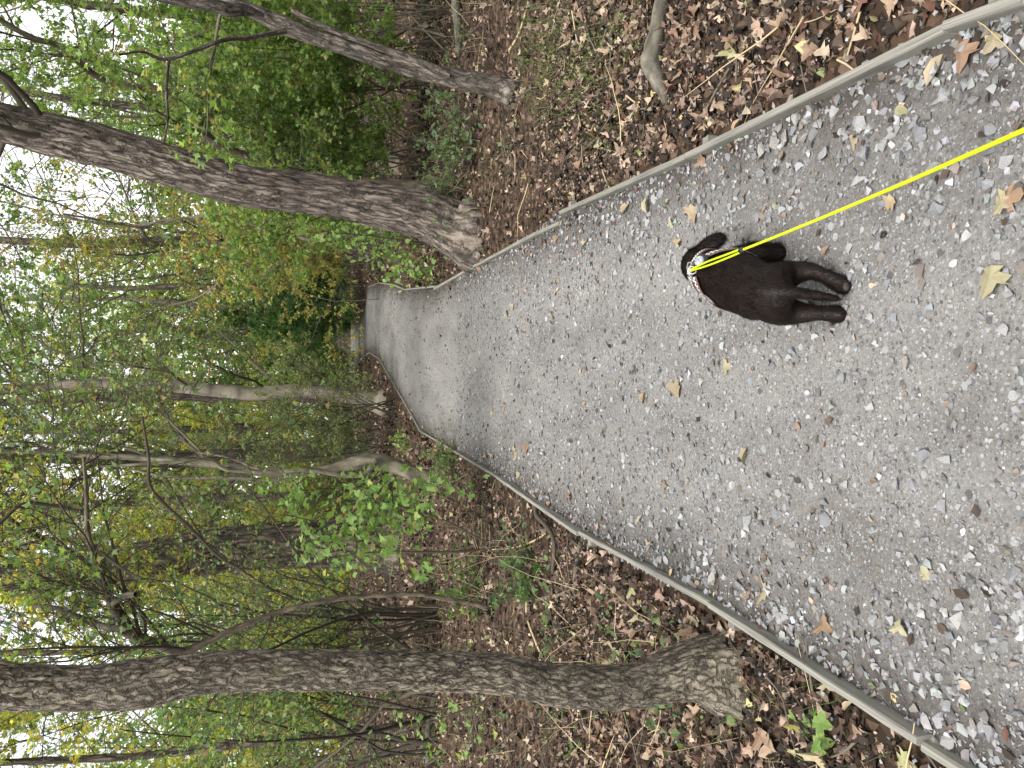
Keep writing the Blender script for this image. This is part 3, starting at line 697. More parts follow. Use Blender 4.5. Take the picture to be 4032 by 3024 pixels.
# the wood beyond, one mass of leaves and stems
rng = np.random.default_rng(77)
def wood_top(az):
    t = 17 + 6 * np.sin(az * 9 + 1) + 3 * np.sin(az * 23)
    gap = np.exp(-((az - .17) / .085) ** 2)                     # lower growth where the path leads out of the trees
    return t * (1 - .25 * gap)
n = 2900; az = rng.uniform(-.68, .68, n); Yc = rng.uniform(48, 100, n); top = wood_top(az); zc = top * rng.uniform(0, 1, n) ** .85; cr = rng.uniform(.9, 2.2, n)
A = Acc(); k = 60
ctr = np.column_stack([az * Yc, Yc, zc + .3]); q = np.repeat(ctr, k, 0) + rng.normal(0, .55, (n * k, 3)) * np.repeat(cr, k)[:, None]; q[:, 2] = np.maximum(q[:, 2], .1)
W, F, kk = put(RH, q, basis(rng, n * k, .45), rng.uniform(.25, .58, n * k))
pc = np.repeat(np.where(rng.uniform(0, 1, (n, 1)) < .45, pick(rng, BRIGHT, n, .1), np.where(rng.uniform(0, 1, (n, 1)) < .5, pick(rng, YELLOW, n, .1), pick(rng, MIDG, n, .1))), k, 0) * rng.uniform(.8, 1.2, (n * k, 1))
A.add(W, F, np.repeat(pc, kk, 0)); wood = obj('distant_woodland', A.mesh('distant_woodland', M_LEAF, False)); tag(wood, 'hazy mass of green and yellow woodland far beyond the path', 'woodland', kind='stuff')
n = 110; az = rng.uniform(-.68, .68, n); Yc = rng.uniform(44, 95, n)
p4, r4 = shoots(rng, np.column_stack([az * Yc, Yc, np.full(n, -.2)]), np.column_stack([rng.normal(0, .06, (n, 2)), np.ones(n)]), np.minimum(wood_top(az) * 1.1, 18), rng.uniform(.1, .3, n), 7, .04, 0)
V, f, B = tubes(p4, r4, 6); n = 6000; az = rng.uniform(-.68, .68, n); Yc = rng.uniform(30, 60, n); a = rng.uniform(0, 6.3, n)
q4, s4 = shoots(rng, np.column_stack([az * Yc, Yc, wood_top(az) * rng.uniform(.1, 1.15, n)]), np.column_stack([np.cos(a), np.sin(a) * .4, rng.normal(.3, .6, n)]), rng.uniform(1.2, 3.4, n), rng.uniform(.012, .035, n), 3, .3, 0)
V2, f2, B = tubes(q4, s4, 3); o = obj('far_twigs', mesh_from('far_twigs', V2, [f2], M_TWIG), wood); o['kind'] = 'stuff'
o = obj('far_stems', mesh_from('far_stems', V, [f], M_TWIG), wood); o['kind'] = 'stuff'

# ------------------------------------------------------------------ shrubs and saplings
def shrub(name, label, y, Y, h, spread, pal, seed, nst=14, n2=130, n3=760, nleaf=9000, size=.06, tm=RH, twig=M_TWIG, arch=-.03, group='shrubs under the trees', flat=.5, drop=.25, r=.014):
    p = P(1290, y, Y); base = np.array([p[0], Y, float(H([[p[0], Y]])[0]) - .03]); rng = np.random.default_rng(seed + 600)
    root = thing(name, label, 'shrub', base, group)
    o = base + np.column_stack([rng.normal(0, spread * .16, (nst, 2)), np.zeros(nst)])
    a = rng.uniform(0, 2 * np.pi, nst); tl = rng.uniform(.1, .75, nst)
    d = np.column_stack([np.cos(a) * tl * spread / h * 1.4, np.sin(a) * tl * spread / h * 1.4, np.ones(nst)])
    st = shoots(rng, o, d, h * rng.uniform(.7, 1.15, nst), r * rng.uniform(.6, 1.3, nst), 8, .12, arch)
    foliate(rng, root, base, st, n2=n2, n3=n3, nleaf=nleaf, size=size, pal=pal, tm=tm, twig=twig, flat=flat, drop=drop, len2=.42, len3=.5, limb_parts=False)
    for ch_ in root.children:
        if ch_.name.startswith('crown'): ch_.name = 'foliage'
    return root
shrub('field_maple_shrub', 'bright green shrub at the picture edge behind the slim peeling tree', 60, 10.5, 3.6, 2.2, BRIGHT, 1, nleaf=12000, size=.062, tm=ML)
shrub('field_maple_shrub', 'bright green shrub between the slim peeling tree and leaning tree', 330, 11.5, 3.8, 2.2, BRIGHT, 2, nleaf=16000, size=.07, tm=RH)
shrub('field_maple_shrub', 'yellow-green shrub low behind the leaning trunk', 560, 12.5, 3.2, 2.0, BRIGHT, 3, nleaf=13000, size=.07, tm=RH)
shrub('hazel_shrub', 'tall loose green shrub right behind the foot of the leaning tree', 760, 14.0, 3.6, 2.0, MIDG, 4, nleaf=9000, size=.07)
shrub('hazel_shrub', 'orange-tinged maple shrub in the gap left of the leaning tree', 1000, 22, 5.2, 3.0, AUTUMN, 5, nleaf=14000, size=.09)
shrub('yew_shrub', 'dense dark green arching shrub above the path end', 1140, 33, 5.4, 3.6, DARKG, 6, nst=26, nleaf=22000, n3=1300, size=.13, arch=-.06, drop=.6)
shrub('yew_shrub', 'second dark green shrub drooping over the far boulders', 1235, 40, 5.0, 3.2, DARKG, 7, nst=22, nleaf=16000, size=.13, arch=-.06, drop=.6)
shrub('hazel_shrub', 'light green shrub left of where the path ends', 1455, 36, 4.6, 3.0, BRIGHT, 8, nleaf=12000, size=.12)
shrub('hawthorn_shrub', 'grey-green twiggy shrub between the beech and the twin stems', 1665, 17.5, 3.4, 2.2, SAGE, 9, nst=22, n3=1500, nleaf=9000, size=.055, twig=M_TWIGD)
shrub('hawthorn_shrub', 'twiggy dull shrub behind the maple sapling beside the oak', 1950, 19.5, 3.0, 1.6, SAGE, 10, nst=20, n3=1200, nleaf=7000, size=.055)
shrub('hazel_shrub', 'dark-stemmed hazel with arching stems at the far left corner', 2860, 10.5, 4.4, 2.6, MIDG, 11, nst=18, n2=140, n3=1100, nleaf=5200, size=.07, twig=M_TWIGD, r=.03)
shrub('hazel_shrub', 'tangled bush between the oak and the near ridged trunk', 2470, 11.0, 4.6, 1.1, MIDG, 12, nst=12, n2=110, n3=900, nleaf=2600, size=.06, twig=M_TWIGD, r=.022)
shrub('hazel_shrub', 'yellowing shrub in the far background beside the oak', 2010, 30, 5.0, 4.0, YELLOW, 13, nleaf=14000, size=.1)
shrub('hazel_shrub', 'yellow-lit shrub far behind the near ridged trunk', 2500, 24, 4.5, 4.0, YELLOW, 14, nleaf=12000, size=.09)
shrub('hazel_shrub', 'green bush low beside the boulders where the path bends away', 1420, 58, 5.5, 5.0, DARKG, 15, nleaf=14000, size=.2)
shrub('hazel_shrub', 'far green shrub behind the slim peeling tree', 180, 17, 4.5, 3.6, BRIGHT, 16, nleaf=12000, size=.08)

# ------------------------------------------------------------------ saplings whose leaves can be picked apart
def leaf_meshes(name, tms, m, size=1.0):
    return [mesh_from(name, tm[0] * size, [tm[1]], m, False) for tm in tms]
SAP_ME = leaf_meshes('leaf', [tmpl_maple(k, .25) for k in range(5)], M_SAPLEAF)
OVAL_ME = leaf_meshes('leaf', [(np.array([[0, 0, 0], [.2, .14, .05], [.31, .4, .07], [.22, .72, .04], [0, 1.05, -.1], [-.22, .72, .04], [-.31, .4, .07], [-.2, .14, .05]]) * [1, 1, k],
                                np.array([[0, 1, 2], [0, 2, 3], [0, 3, 4], [0, 4, 5], [0, 5, 6], [0, 6, 7]])) for k in (.6, 1.2, 2)], M_SAPLEAF)
def leaf_obj(rng, mes, parent, pos, base, size, flat=.55, toward=.35, drop=.3):
    z = norm(rng.normal(0, .55, 3) * (1 - flat) * 2 + np.array([0, -toward, flat + .3])); y = rng.normal(0, 1, 3) + np.array([0, -.3, -drop])
    y = norm(y - z * (y @ z)); x = np.cross(y, z)
    o = bpy.data.objects.new('leaf', mes[rng.integers(len(mes))]); COL.objects.link(o); o.parent = parent
    M = Matrix.Identity(4); p = pos - base
    for i in range(3): M[i][0], M[i][1], M[i][2], M[i][3] = x[i] * size, y[i] * size, z[i] * size, p[i]
    o.matrix_local = M
def sapling(name, label, foot, stems, clusters, Y, seed, mes, size, group, bark=M_TWIGD, depth=.35, drop=.3, flat=.55):
    """stems: lists of (x,y,w) marks; clusters: (x, y, sx, sy, n) leaf clouds in the photo's plane at distance Y"""
    rng = np.random.default_rng(seed + 900); base = np.array(foot); root = thing(name, label, 'sapling', base, group)
    tips = []; mes_tm = MAPLES[0] if mes is SAP_ME else OV
    for k, px in enumerate(stems):
        S4 = trunk_pts(px, Y, 0); S4[:, 1] += rng.uniform(-.1, .1) * np.linspace(0, 1, len(S4))
        if k == 0 or px[0][2] < 0: S4[0, :3] = base - [0, 0, .03]
        S4[:, 3] = np.abs(S4[:, 3]); q = spline(S4, 24); q[:, 3] = np.maximum(q[:, 3], .002); tips.append(q)
        V, f, B = tubes(q[None, :, :3] - base, q[None, :, 3], 6); obj('stem', mesh_from('stem', V, [f], bark), root)
    allp = np.vstack(tips)[:, :3]; tw = []; A = Acc()
    for (x, y, sx, sy, n) in clusters:
        for i in range(n):
            px, py = rng.normal(x, sx), rng.normal(y, sy); p = P(px, py, Y + rng.normal(0, depth))
            hub = P(rng.normal(x, sx * .6), rng.normal(y, sy * .6), Y + rng.normal(0, depth * .5))
            leaf_obj(rng, mes, root, p, base, size * rng.uniform(.6, 1.2), flat, .35, drop)
            a = hub * .5 + p * .5; a[2] -= .02
            tw.append([hub, a, p])
        hub = P(x, y, Y); near = allp[np.argmin(np.linalg.norm(allp - hub, axis=1))]
        mid = (near + hub) / 2 + rng.normal(0, .03, 3); V, f, B = tubes((np.array([near, mid, hub]) - base)[None], np.array([[.005, .004, .0025]]), 4); A.add(V, f)
    V, f, B = tubes(np.array(tw) - base, np.full((len(tw), 3), .0011), 3); A.add(V, f)
    if sum(c[4] for c in clusters) > 120:       # the smaller leaves behind
        L = Acc()
        for (x, y, sx, sy, n) in clusters:
            q = np.array([P(rng.normal(x, sx * 1.15), rng.normal(y, sy * 1.15), Y + .25 + rng.normal(0, depth)) for _ in range(int(n * 1.8))]) - base
            W, F, kk = put(mes_tm, q, basis(rng, len(q), .4, np.tile([0, -.4, -drop], (len(q), 1))), size * rng.uniform(.5, 1.0, len(q)))
            L.add(W, F, np.repeat(pick(rng, [(3, (.14, .25, .06)), (4, (.2, .32, .085)), (2, (.26, .37, .1)), (.4, (.3, .22, .09))], len(q)), kk, 0))
        o = obj('small_leaves', L.mesh('small_leaves', M_LEAF, False), root); o['kind'] = 'stuff'
    o = obj('twigs', A.mesh('twigs', bark), root); o['kind'] = 'stuff'
    return root
g = G(1935, 2160); g[2] = H(g)[0]
sapling('maple_sapling', 'maple sapling with fresh bright green lobed leaves behind the edging', g,
        [[(1935, 2160, 13), (1770, 2174, 11), (1540, 2169, 9), (1400, 2120, 8), (1250, 2060, 6), (1120, 2030, 4)],
         [(1935, 2140, -8), (1750, 2050, 7), (1560, 1990, 5), (1420, 1960, 3)], [(1540, 2169, 6), (1330, 2190, 5), (1200, 2240, 3)]],
        [(1160, 1985, 45, 50, 26), (1110, 1930, 45, 30, 10), (1440, 1960, 60, 55, 36), (1560, 1905, 75, 30, 24), (1500, 2060, 70, 60, 46), (1580, 1985, 60, 45, 28), (1430, 2105, 45, 45, 24), (1700, 1905, 60, 25, 18),
         (1215, 2150, 40, 45, 18), (1330, 2180, 45, 40, 16), (1470, 2190, 40, 25, 14), (1660, 2245, 30, 18, 10), (1350, 2050, 45, 50, 14), (1640, 2020, 50, 40, 12)], g[1] - .1, 1, SAP_ME, .072, 'saplings by the path')
g = G(1760, 1010); g[2] = H(g)[0]; g = g + np.array([.25, .55, 0])
sapling('elm_sapling', 'sapling with pale hanging oval leaves leaning out from the big leaning tree', g,
        [[(1760, 1010, 10), (1600, 950, 8), (1450, 930, 6), (1300, 920, 4)], [(1700, 990, 5), (1640, 1060, 4), (1580, 1100, 3)], [(1500, 935, 4), (1450, 1000, 3)]],
        [(1360, 930, 50, 35, 22), (1440, 950, 50, 35, 26), (1500, 985, 45, 40, 26), (1570, 1010, 45, 45, 30), (1600, 1075, 40, 30, 22), (1660, 1050, 25, 30, 14), (1250, 915, 45, 30, 18)],
        g[1] - .15, 2, OVAL_ME, .088, 'saplings by the path', drop=.9, flat=.35)
g = G(1960, 2740); g[2] = H(g)[0]
sapling('maple_seedling', 'thin maple seedling with scattered lobed leaves behind the near ridged trunk', g,
        [[(1960, 2740, 8), (1800, 2800, 6), (1650, 2850, 5), (1500, 2900, 4)], [(1860, 2790, 4), (1780, 2860, 3), (1740, 2930, 2)]],
        [(1790, 2795, 16, 12, 4), (1735, 2840, 22, 18, 6), (1650, 2880, 20, 20, 5), (1700, 2950, 25, 25, 6), (1950, 2870, 30, 22, 6), (2070, 2900, 30, 30, 8), (2130, 2800, 20, 15, 4), (1560, 2870, 25, 25, 5), (1850, 2930, 30, 30, 6)], g[1], 3, SAP_ME, .075, 'saplings by the path')
g = G(3230, 2885); g[2] = H(g)[0]
sapling('maple_seedling', 'small low maple seedling on the leaf litter outside the edging', g,
        [[(3230, 2885, 8), (3180, 2880, 6), (3150, 2870, 4)]], [(3165, 2875, 28, 30, 7), (3200, 2830, 18, 14, 3), (3300, 2790, 14, 12, 2)], g[1], 4, SAP_ME, .055, 'saplings by the path', depth=.05)
for k, (x, y, lb) in enumerate(((1905, 500, 'dark green holly seedling on the bank, nearest the slim peeling tree'), (1890, 610, 'dark green holly seedling in the middle of the bank'), (1860, 720, 'dark green holly seedling against the foot of the leaning tree'))):
    p = G(x, y)
    shrub('holly_seedling', lb, y, p[1], .5, .45, [(4, (.075, .12, .05)), (3, (.1, .16, .065)), (1, (.15, .2, .08))], 40 + k, nst=10, n2=40, n3=100, nleaf=150, size=.055, tm=OV, group='holly seedlings on the bank', r=.005, twig=M_TWIGD)
for k, (x, y, h, n, pal, lb) in enumerate(((1800, 1850, .35, 260, MIDG, 'low green seedlings beside the edging near the twin stems'), (1610, 1745, .3, 240, BRIGHT, 'small light green plant beyond the edging past the twin stems'),
                                 (2080, 2330, .3, 240, DARKG, 'ivy-like green plant beside the forked dark branch'), (1880, 2290, .4, 260, MIDG, 'leafy low plant between sapling and near ridged trunk'))):
    p = G(x, y)
    shrub('woodland_plant', lb, y, p[1], h, .5, pal, 50 + k, nst=9, n2=40, n3=110, nleaf=n, size=.05, tm=ML, group='low plants on the forest floor', r=.003, twig=M_TWIGD)

# ------------------------------------------------------------------ dead wood, stump, boulders
def fallen(name, label, px, bark, z=.03, seed=0, amp=.004, cat='branch', group='dead wood on the ground', extra=()):
    def pts(q):
        out = []
        for x, y, wd in q:
            p = G(x, y); r = wd * mpp(p) / 2; p[2] = H(p)[0] + r * .75 + (z if z > .03 else 0); out.append([*p, r])
        return np.array(out)
    T = pts(px); base = T[0, :3].copy(); root = thing(name, label, cat, base, group)
    for i, q in enumerate([px] + list(extra)):
        L = pts(q); L[:, :3] -= base
        L = np.vstack([[*(L[0, :3] - (L[1, :3] - L[0, :3]) * .02), .002], L, [*(L[-1, :3] + (L[-1, :3] - L[-2, :3]) * .02), .002]])
        me, _ = trunk_mesh('wood' if i == 0 else 'fork', L, bark, 14, 50, amp, 26, 8, 0, .004, seed); obj('wood' if i == 0 else 'fork', me, root)
    return root
fallen('fallen_branch', 'thick curved grey dead branch lying on the leaf-covered bank', [(2640, -70, 64), (2621, 0, 60), (2600, 110, 62), (2588, 185, 74), (2577, 250, 76), (2600, 320, 60), (2625, 400, 34)], M_LOG, seed=1, amp=.006)
fallen('fallen_branch', 'dark bent branch reaching over the edging board', [(2121, 1978, 20), (2129, 2025, 19), (2167, 2069, 18), (2192, 2113, 17), (2199, 2164, 16), (2192, 2250, 13)], M_TWIGD, .031, 2, .002)
fallen('fallen_branch', 'dark forked branch with grey end lying by the edging', [(2285, 2105, 20), (2275, 2189, 19), (2262, 2290, 17), (2254, 2318, 16), (2180, 2347, 15), (2078, 2366, 12)], M_DEAD, seed=3, amp=.002, extra=[[(2254, 2318, 14), (2262, 2380, 10)]])
fallen('fallen_log', 'dark thin fallen trunk lying across the ground behind the sapling', [(1538, 2160, 18), (1548, 2300, 20), (1566, 2560, 20)], M_LOG, seed=4, cat='log')
fallen('fallen_log', 'mossy fallen trunk beyond the near ridged trunk, reaching the picture edge', [(1712, 2735, 26), (1706, 2850, 28), (1714, 3030, 28)], M_LOG, seed=5, cat='log')
fallen('fallen_log', 'mossy dark log at the back of the leafy bank', [(1790, -20, 34), (1800, 90, 34), (1815, 210, 24)], M_LOG, seed=6, cat='log')
for k, (px, lb) in enumerate((([(2075, 2354, 9), (2078, 2442, 9), (2123, 2588, 8)], 'pale dry stalk lying beside the near ridged trunk'), ([(2164, 2083, 7), (2100, 2130, 6), (1990, 2160, 5), (1850, 2165, 4)], 'pale curved stalk rising from the dark bent branch'),
                              ([(2530, 900, 6), (2640, 940, 6), (2760, 865, 7), (2830, 850, 7), (2880, 870, 6), (2880, 950, 6)], 'bent straw-coloured stem on the gravel by the dog'), ([(3660, 670, 7), (3740, 690, 7), (3790, 710, 6)], 'short straw stem on the gravel under the leash'),
                              ([(2000, 215, 9), (2040, 130, 8), (2075, 0, 7)], 'long pale dead stalk on the bank at the picture edge'))):
    fallen('dry_stalk', lb, px, M_STRAW, seed=10 + k, amp=.0, cat='stalk', group='dry stalks on the ground')
p = G(1565, 640); z0 = float(H(p)[0]); root = thing('broken_stump', 'dark broken stump leaning under the bright green shrubs', 'stump', (p[0], p[1], z0))
mm = mpp(p)
me, _ = trunk_mesh('stump', np.array([[0, 0, -.15, 60 * mm], [0, 0, .1, 44 * mm], [.12, 0, .45, 38 * mm], [.3, 0, .85, 30 * mm], [.34, 0, .95, 4 * mm]]), M_DEAD, 28, 70, .03, 10, 2, .2, 0, 3); obj('stump', me, root)

def rock_me(name, seed, m, flat=.6, n=14):
    rng = np.random.default_rng(seed); b = bmesh.new()
    v = norm(rng.normal(0, 1, (n, 3))) * rng.uniform(.75, 1.1, (n, 1)) * np.array([1, rng.uniform(.6, .95), flat])
    for c in v: b.verts.new(c)
    r = bmesh.ops.convex_hull(b, input=b.verts[:])
    bmesh.ops.delete(b, geom=[e for e in r['geom_interior'] if isinstance(e, bmesh.types.BMVert)], context='VERTS')
    bmesh.ops.recalc_face_normals(b, faces=b.faces[:])
    me = bpy.data.meshes.new(name); b.to_mesh(me); b.free(); me.materials.append(m); return me
M_BOULDER = plain('boulder', (.12, .12, .125), .9, .2)
names_ = ['flat dark boulder nearest the bank at the path end', 'dark boulder second from the bank at the path end', 'middle dark boulder at the path end', 'pale topped boulder at the path end', 'rounded boulder nearest the left verge at the path end']
for k, (y, s, dy) in enumerate(((1262, .55, 0), (1290, .42, .3), (1318, .5, .1), (1350, .6, .2), (1378, .38, .1))):
    p = P(1372, y, 60 + dy); o = obj('boulder', rock_me('boulder', 200 + k, M_BOULDER, .55, 22), None, (p[0], p[1], .12)); o.scale = (s * 1.3, s, s); o.rotation_euler = (0, 0, k)
    tag(o, names_[k], 'boulder', 'boulders at the end of the path')
p = G(1895, 590); z0 = float(H(p)[0])
fe = obj('feather', mesh_from('feather', [[0, 0, .01], [.016, .05, .03], [.02, .12, .05], [.004, .19, .05], [-.014, .13, .045], [-.014, .05, .03], [0, .1, .055]],
    [[[0, 1, 6], [1, 2, 6], [2, 3, 6], [3, 4, 6], [4, 5, 6], [5, 0, 6]]], plain('feather', (.2, .2, .21), .6)), None, (p[0], p[1], z0 + .04)); fe.rotation_euler = (0, .2, 1.2)
tag(fe, 'grey feather caught in the seedlings on the bank', 'feather')

# ------------------------------------------------------------------ leaf litter
rng = np.random.default_rng(5)
def floor_points(n, y0, y1, margin=1.12, near=0.04, pw=1.0):
    """points of the forest floor seen in the picture"""
    out = []; got = 0
    while got < n:
        Y = y0 + (y1 - y0) * rng.uniform(0, 1, n * 2) ** pw; X = rng.uniform(-1, 1, n * 2) * (Y * .53 * margin + .35); p = np.column_stack([X, Y])
        p = p[~inside(p)]; p = p[pdist(p) > near]; out.append(p); got += len(p)
    p = np.vstack(out)[:n]; return np.column_stack([p, H(p)])
LIT = [(5, (.07, .048, .036)), (5, (.125, .085, .062)), (4.5, (.23, .162, .12)), (4.2, (.4, .3, .225)), (1.3, (.12, .06, .042)), (9, (.028, .021, .017)), (.6, (.36, .31, .15)), (.4, (.16, .2, .08))]  # large near-black share: dark leaves plus painted shade for the gaps between them
def litter(acc, pos, size, tms, flat, lift):
    n = len(pos); k = np.array_split(rng.permutation(n), len(tms))
    for idx, tm in zip(k, tms):
        s = size * rng.uniform(.5, 1.3, len(idx)); q = pos[idx] + np.column_stack([np.zeros((len(idx), 2)), rng.uniform(.002, lift, len(idx))])
        W, F, kk = put(tm, q, basis(rng, len(idx), flat), s); acc.add(W, F, np.repeat(pick(rng, LIT, len(idx), .25), kk, 0))
def tmpl_litter(k, curl):
    r = np.random.default_rng(k + 40); h = np.array([[.34, .05], [.28, .24], [.6, .38], [.27, .52], [.2, .78]]) * (1 + r.uniform(-.2, .2, (5, 2)))
    V = np.vstack([[[0, 0]], h, [[0, 1.02]], h[::-1] * [-1, 1] * (1 + r.uniform(-.15, .15, (5, 2)))]); z = curl * (V[:, 0] ** 2 * 1.6 - (V[:, 1] - .4) ** 2 * .9) + r.uniform(-.05, .05, 12)
    return np.column_stack([V, z]), np.array([[0, 1, 2], [2, 3, 4], [4, 5, 6], [6, 7, 8], [8, 9, 10], [10, 11, 0], [0, 2, 10], [2, 4, 8], [2, 8, 10], [4, 6, 8]])
CURL = [tmpl_litter(k, c) for k, c in enumerate((.5, -.4, .9, -.8))]
A = Acc()
litter(A, floor_points(8000, .9, 5.0, pw=.75), .042, CURL, .5, .02)
litter(A, floor_points(17000, .9, 5.5, pw=.75), .024, [RH, OV], .4, .018)
litter(A, floor_points(20000, 5.0, 13.0, pw=.8), .052, [ML], .5, .03)
litter(A, floor_points(36000, 11.0, 48.0, pw=.85), .11, [RH], .55, .05)
for ob in bpy.data.objects:
    if ob.get('category') == 'tree' and ob.location.y < 26:
        tr = [c for c in ob.children if c.name.startswith('trunk')][0]; vz = np.zeros(len(tr.data.vertices) * 3); tr.data.vertices.foreach_get('co', vz); vz = vz.reshape(-1, 3) + np.array(ob.location)
        gz = H(vz[:, :2]); rim = vz[np.abs(vz[:, 2] - gz) < .05]
        if len(rim):
            q = rim[rng.integers(0, len(rim), 90)]; q = q + np.column_stack([rng.normal(0, .035, (90, 2)), np.zeros(90)]); q[:, 2] = H(q[:, :2]) + rng.uniform(0, .035, 90); q = q[~inside(q[:, :2])]
            litter(A, q, .045 + .0012 * ob.location.y, [ML], .25, .02)
o = obj('leaf_litter', A.mesh('leaf_litter', M_LITTER, False), floor); o['kind'] = 'stuff'
FALL_ME = leaf_meshes('leaf', [tmpl_maple(k + 20, c) for k, c in enumerate((.45, -.35, .8, -.6, .2, 1.1))], M_FALLEN)
PATH_ME = leaf_meshes('leaf', [tmpl_maple(k + 30, c) for k, c in enumerate((.3, .6, -.3))] + [(tm[0] * [.8, 1, 2.5], tm[1]) for tm in (OV,)], M_PATHLEAF)
def flat_leaf(mes, parent, p, size, tilt=.3):
    o = bpy.data.objects.new('leaf', mes[rng.integers(len(mes))]); COL.objects.link(o); o.parent = parent
    o.location = tuple(p); o.rotation_euler = (rng.normal(0, tilt), rng.normal(0, tilt), rng.uniform(0, 6.3)); o.scale = (size, size * rng.uniform(.85, 1.1), size)
fp = floor_points(300, 1.0, 4.6, 1.0, .06, .8)
for p in fp: flat_leaf(FALL_ME, floor, p + [0, 0, rng.uniform(.012, .03)], rng.uniform(.036, .082))
def path_points(n, y0, y1, edge=0.0, pw=1.0):
    out = []; got = 0
    while got < n:
        Y = y0 + (y1 - y0) * rng.uniform(0, 1, n * 2) ** pw; X = rng.uniform(-1.05, 3.5 if y1 > 12 else 1.6, n * 2); p = np.column_stack([X, Y]); p = p[inside(p)]
        if edge:
            d = pdist(p); p = p[rng.uniform(0, 1, len(p)) < np.exp(-d / edge) + .12]
        else: p = p[pdist(p) > .02]
        out.append(p); got += len(p)
    p = np.vstack(out)[:n]; return np.column_stack([p, PZ(p)])
for x, y, s in ((3367, 535, .1), (3545, 430, .09), (3540, 780, .08), (3950, 130, .1), (3930, 270, .075), (2495, 1235, .06), (2240, 1400, .05), (2420, 2150, .08), (2530, 2060, .08), (2460, 1960, .06), (3560, 2440, .08), (2960, 2360, .08), (3340, 2790, .075), (2760, 2430, .09), (3940, 800, .09), (3100, 600, .07), (2900, 575, .09), (3070, 800, .07)):
    p = G(x, y); p[2] = PZ(p[None])[0]; flat_leaf(PATH_ME, path, p + [0, 0, .012], min(s, .085) * .6, .2)
for p in path_points(46, 1.3, 9, .22): flat_leaf(PATH_ME, path, p + [0, 0, .01], rng.uniform(.035, .09), .15)
for p in path_points(24, 1.4, 9): flat_leaf(PATH_ME, path, p + [0, 0, .01], rng.uniform(.03, .06), .15)
A = Acc(); q = path_points(1900, 4, 26, .16); litter(A, q, .045, [RH, ML], .75, .01); litter(A, path_points(700, 1.3, 6, .13), .03, [RH, OV], .8, .01)
o = obj('leaf_scraps', A.mesh('leaf_scraps', M_LITTER, False), path); o['kind'] = 'stuff'

# ------------------------------------------------------------------ gravel
STONES = [rock_me('stone', 300 + k, M_STONE, .5, 12) for k in range(7)]
for i, p in enumerate(np.vstack([path_points(200, 1.2, 3.8, .22), path_points(100, 1.2, 5.0)])):
    o = bpy.data.objects.new('stone', STONES[i % 7]); COL.objects.link(o); o.parent = path; s = rng.uniform(.013, .032) * (1.2 if i % 11 == 0 else 1) * (1 if i < 200 else .8)
    o.location = (p[0], p[1], p[2] + s * .25); o.rotation_euler = (rng.normal(0, .15), rng.normal(0, .15), rng.uniform(0, 6.3)); o.scale = (s, s, s)
def hull_tm(seed, n, flat):
    me = rock_me('tmp', seed, M_STONE, flat, n); V = np.array([v.co for v in me.vertices]); b = bmesh.new(); b.from_mesh(me); bmesh.ops.triangulate(b, faces=b.faces[:])
    F = np.array([[v.index for v in f.verts] for f in b.faces]); b.free(); bpy.data.meshes.remove(me); return V, F
GRAV = [(4, (.15, .148, .147)), (5, (.24, .24, .243)), (4, (.32, .32, .322)), (.6, (.4, .4, .4)), (1.5, (.19, .165, .145)), (1.2, (.235, .238, .25))]
A = Acc()
def gravel(pos, lo, hi, tms, sink=.35):
    for idx, tm in zip(np.array_split(rng.permutation(len(pos)), len(tms)), tms):
        n = len(idx); s = lo + (hi - lo) * rng.uniform(0, 1, n) ** 2.2; B = basis(rng, n, .93)
        W, F, k = put(tm, pos[idx] + np.column_stack([np.zeros((n, 2)), s * .3]), B, s); A.add(W, F, np.repeat(pick(rng, GRAV, n, .16), k, 0))
gravel(path_points(6500, 1.2, 9.0, .22, 1.5), .006, .021, [hull_tm(400 + k, 9, .55) for k in range(4)])
gravel(path_points(5000, 1.2, 9.0, 0, 1.5), .004, .016, [hull_tm(410 + k, 9, .5) for k in range(4)])
gravel(path_points(6500, 1.2, 9.0, .4, 1.4), .003, .008, [hull_tm(420 + k, 6, .6) for k in range(4)])
gravel(path_points(5000, 1.2, 9.0, 0, 1.4), .0025, .007, [hull_tm(430 + k, 6, .6) for k in range(4)])
gravel(path_points(5000, 3.5, 22.0, 0, 1.0), .005, .012, [hull_tm(440 + k, 6, .6) for k in range(3)])
o = obj('gravel', A.mesh('gravel', M_GRAVEL, False), path); o['kind'] = 'stuff'
# a little gravel spilt over the edging into the leaves
A = Acc(); q = floor_points(2600, .9, 5, 1.1, .03); q = q[rng.uniform(0, 1, len(q)) < np.exp(-pdist(q[:, :2]) / .5)]
gravel(q + [0, 0, .015], .006, .016, [hull_tm(450 + k, 9, .55) for k in range(3)])
o = obj('spilt_gravel', A.mesh('spilt_gravel', M_GRAVEL, False), floor); o['kind'] = 'stuff'

# loose twigs on the floor
tp = floor_points(220, 1.2, 8, 1.0, .05); a = rng.uniform(0, 6.3, 220)
p4, r4 = shoots(rng, tp + [0, 0, .03], np.column_stack([np.cos(a), np.sin(a), rng.normal(0, .06, 220)]), rng.uniform(.12, .55, 220), rng.uniform(.0018, .006, 220), 5, .12, 0)
for i in range(220):
    V, f, B = tubes(p4[i:i + 1], r4[i:i + 1], 5); obj('twig', mesh_from('twig', V, [f], M_STRAW if i % 3 == 0 else M_TWIG), floor)
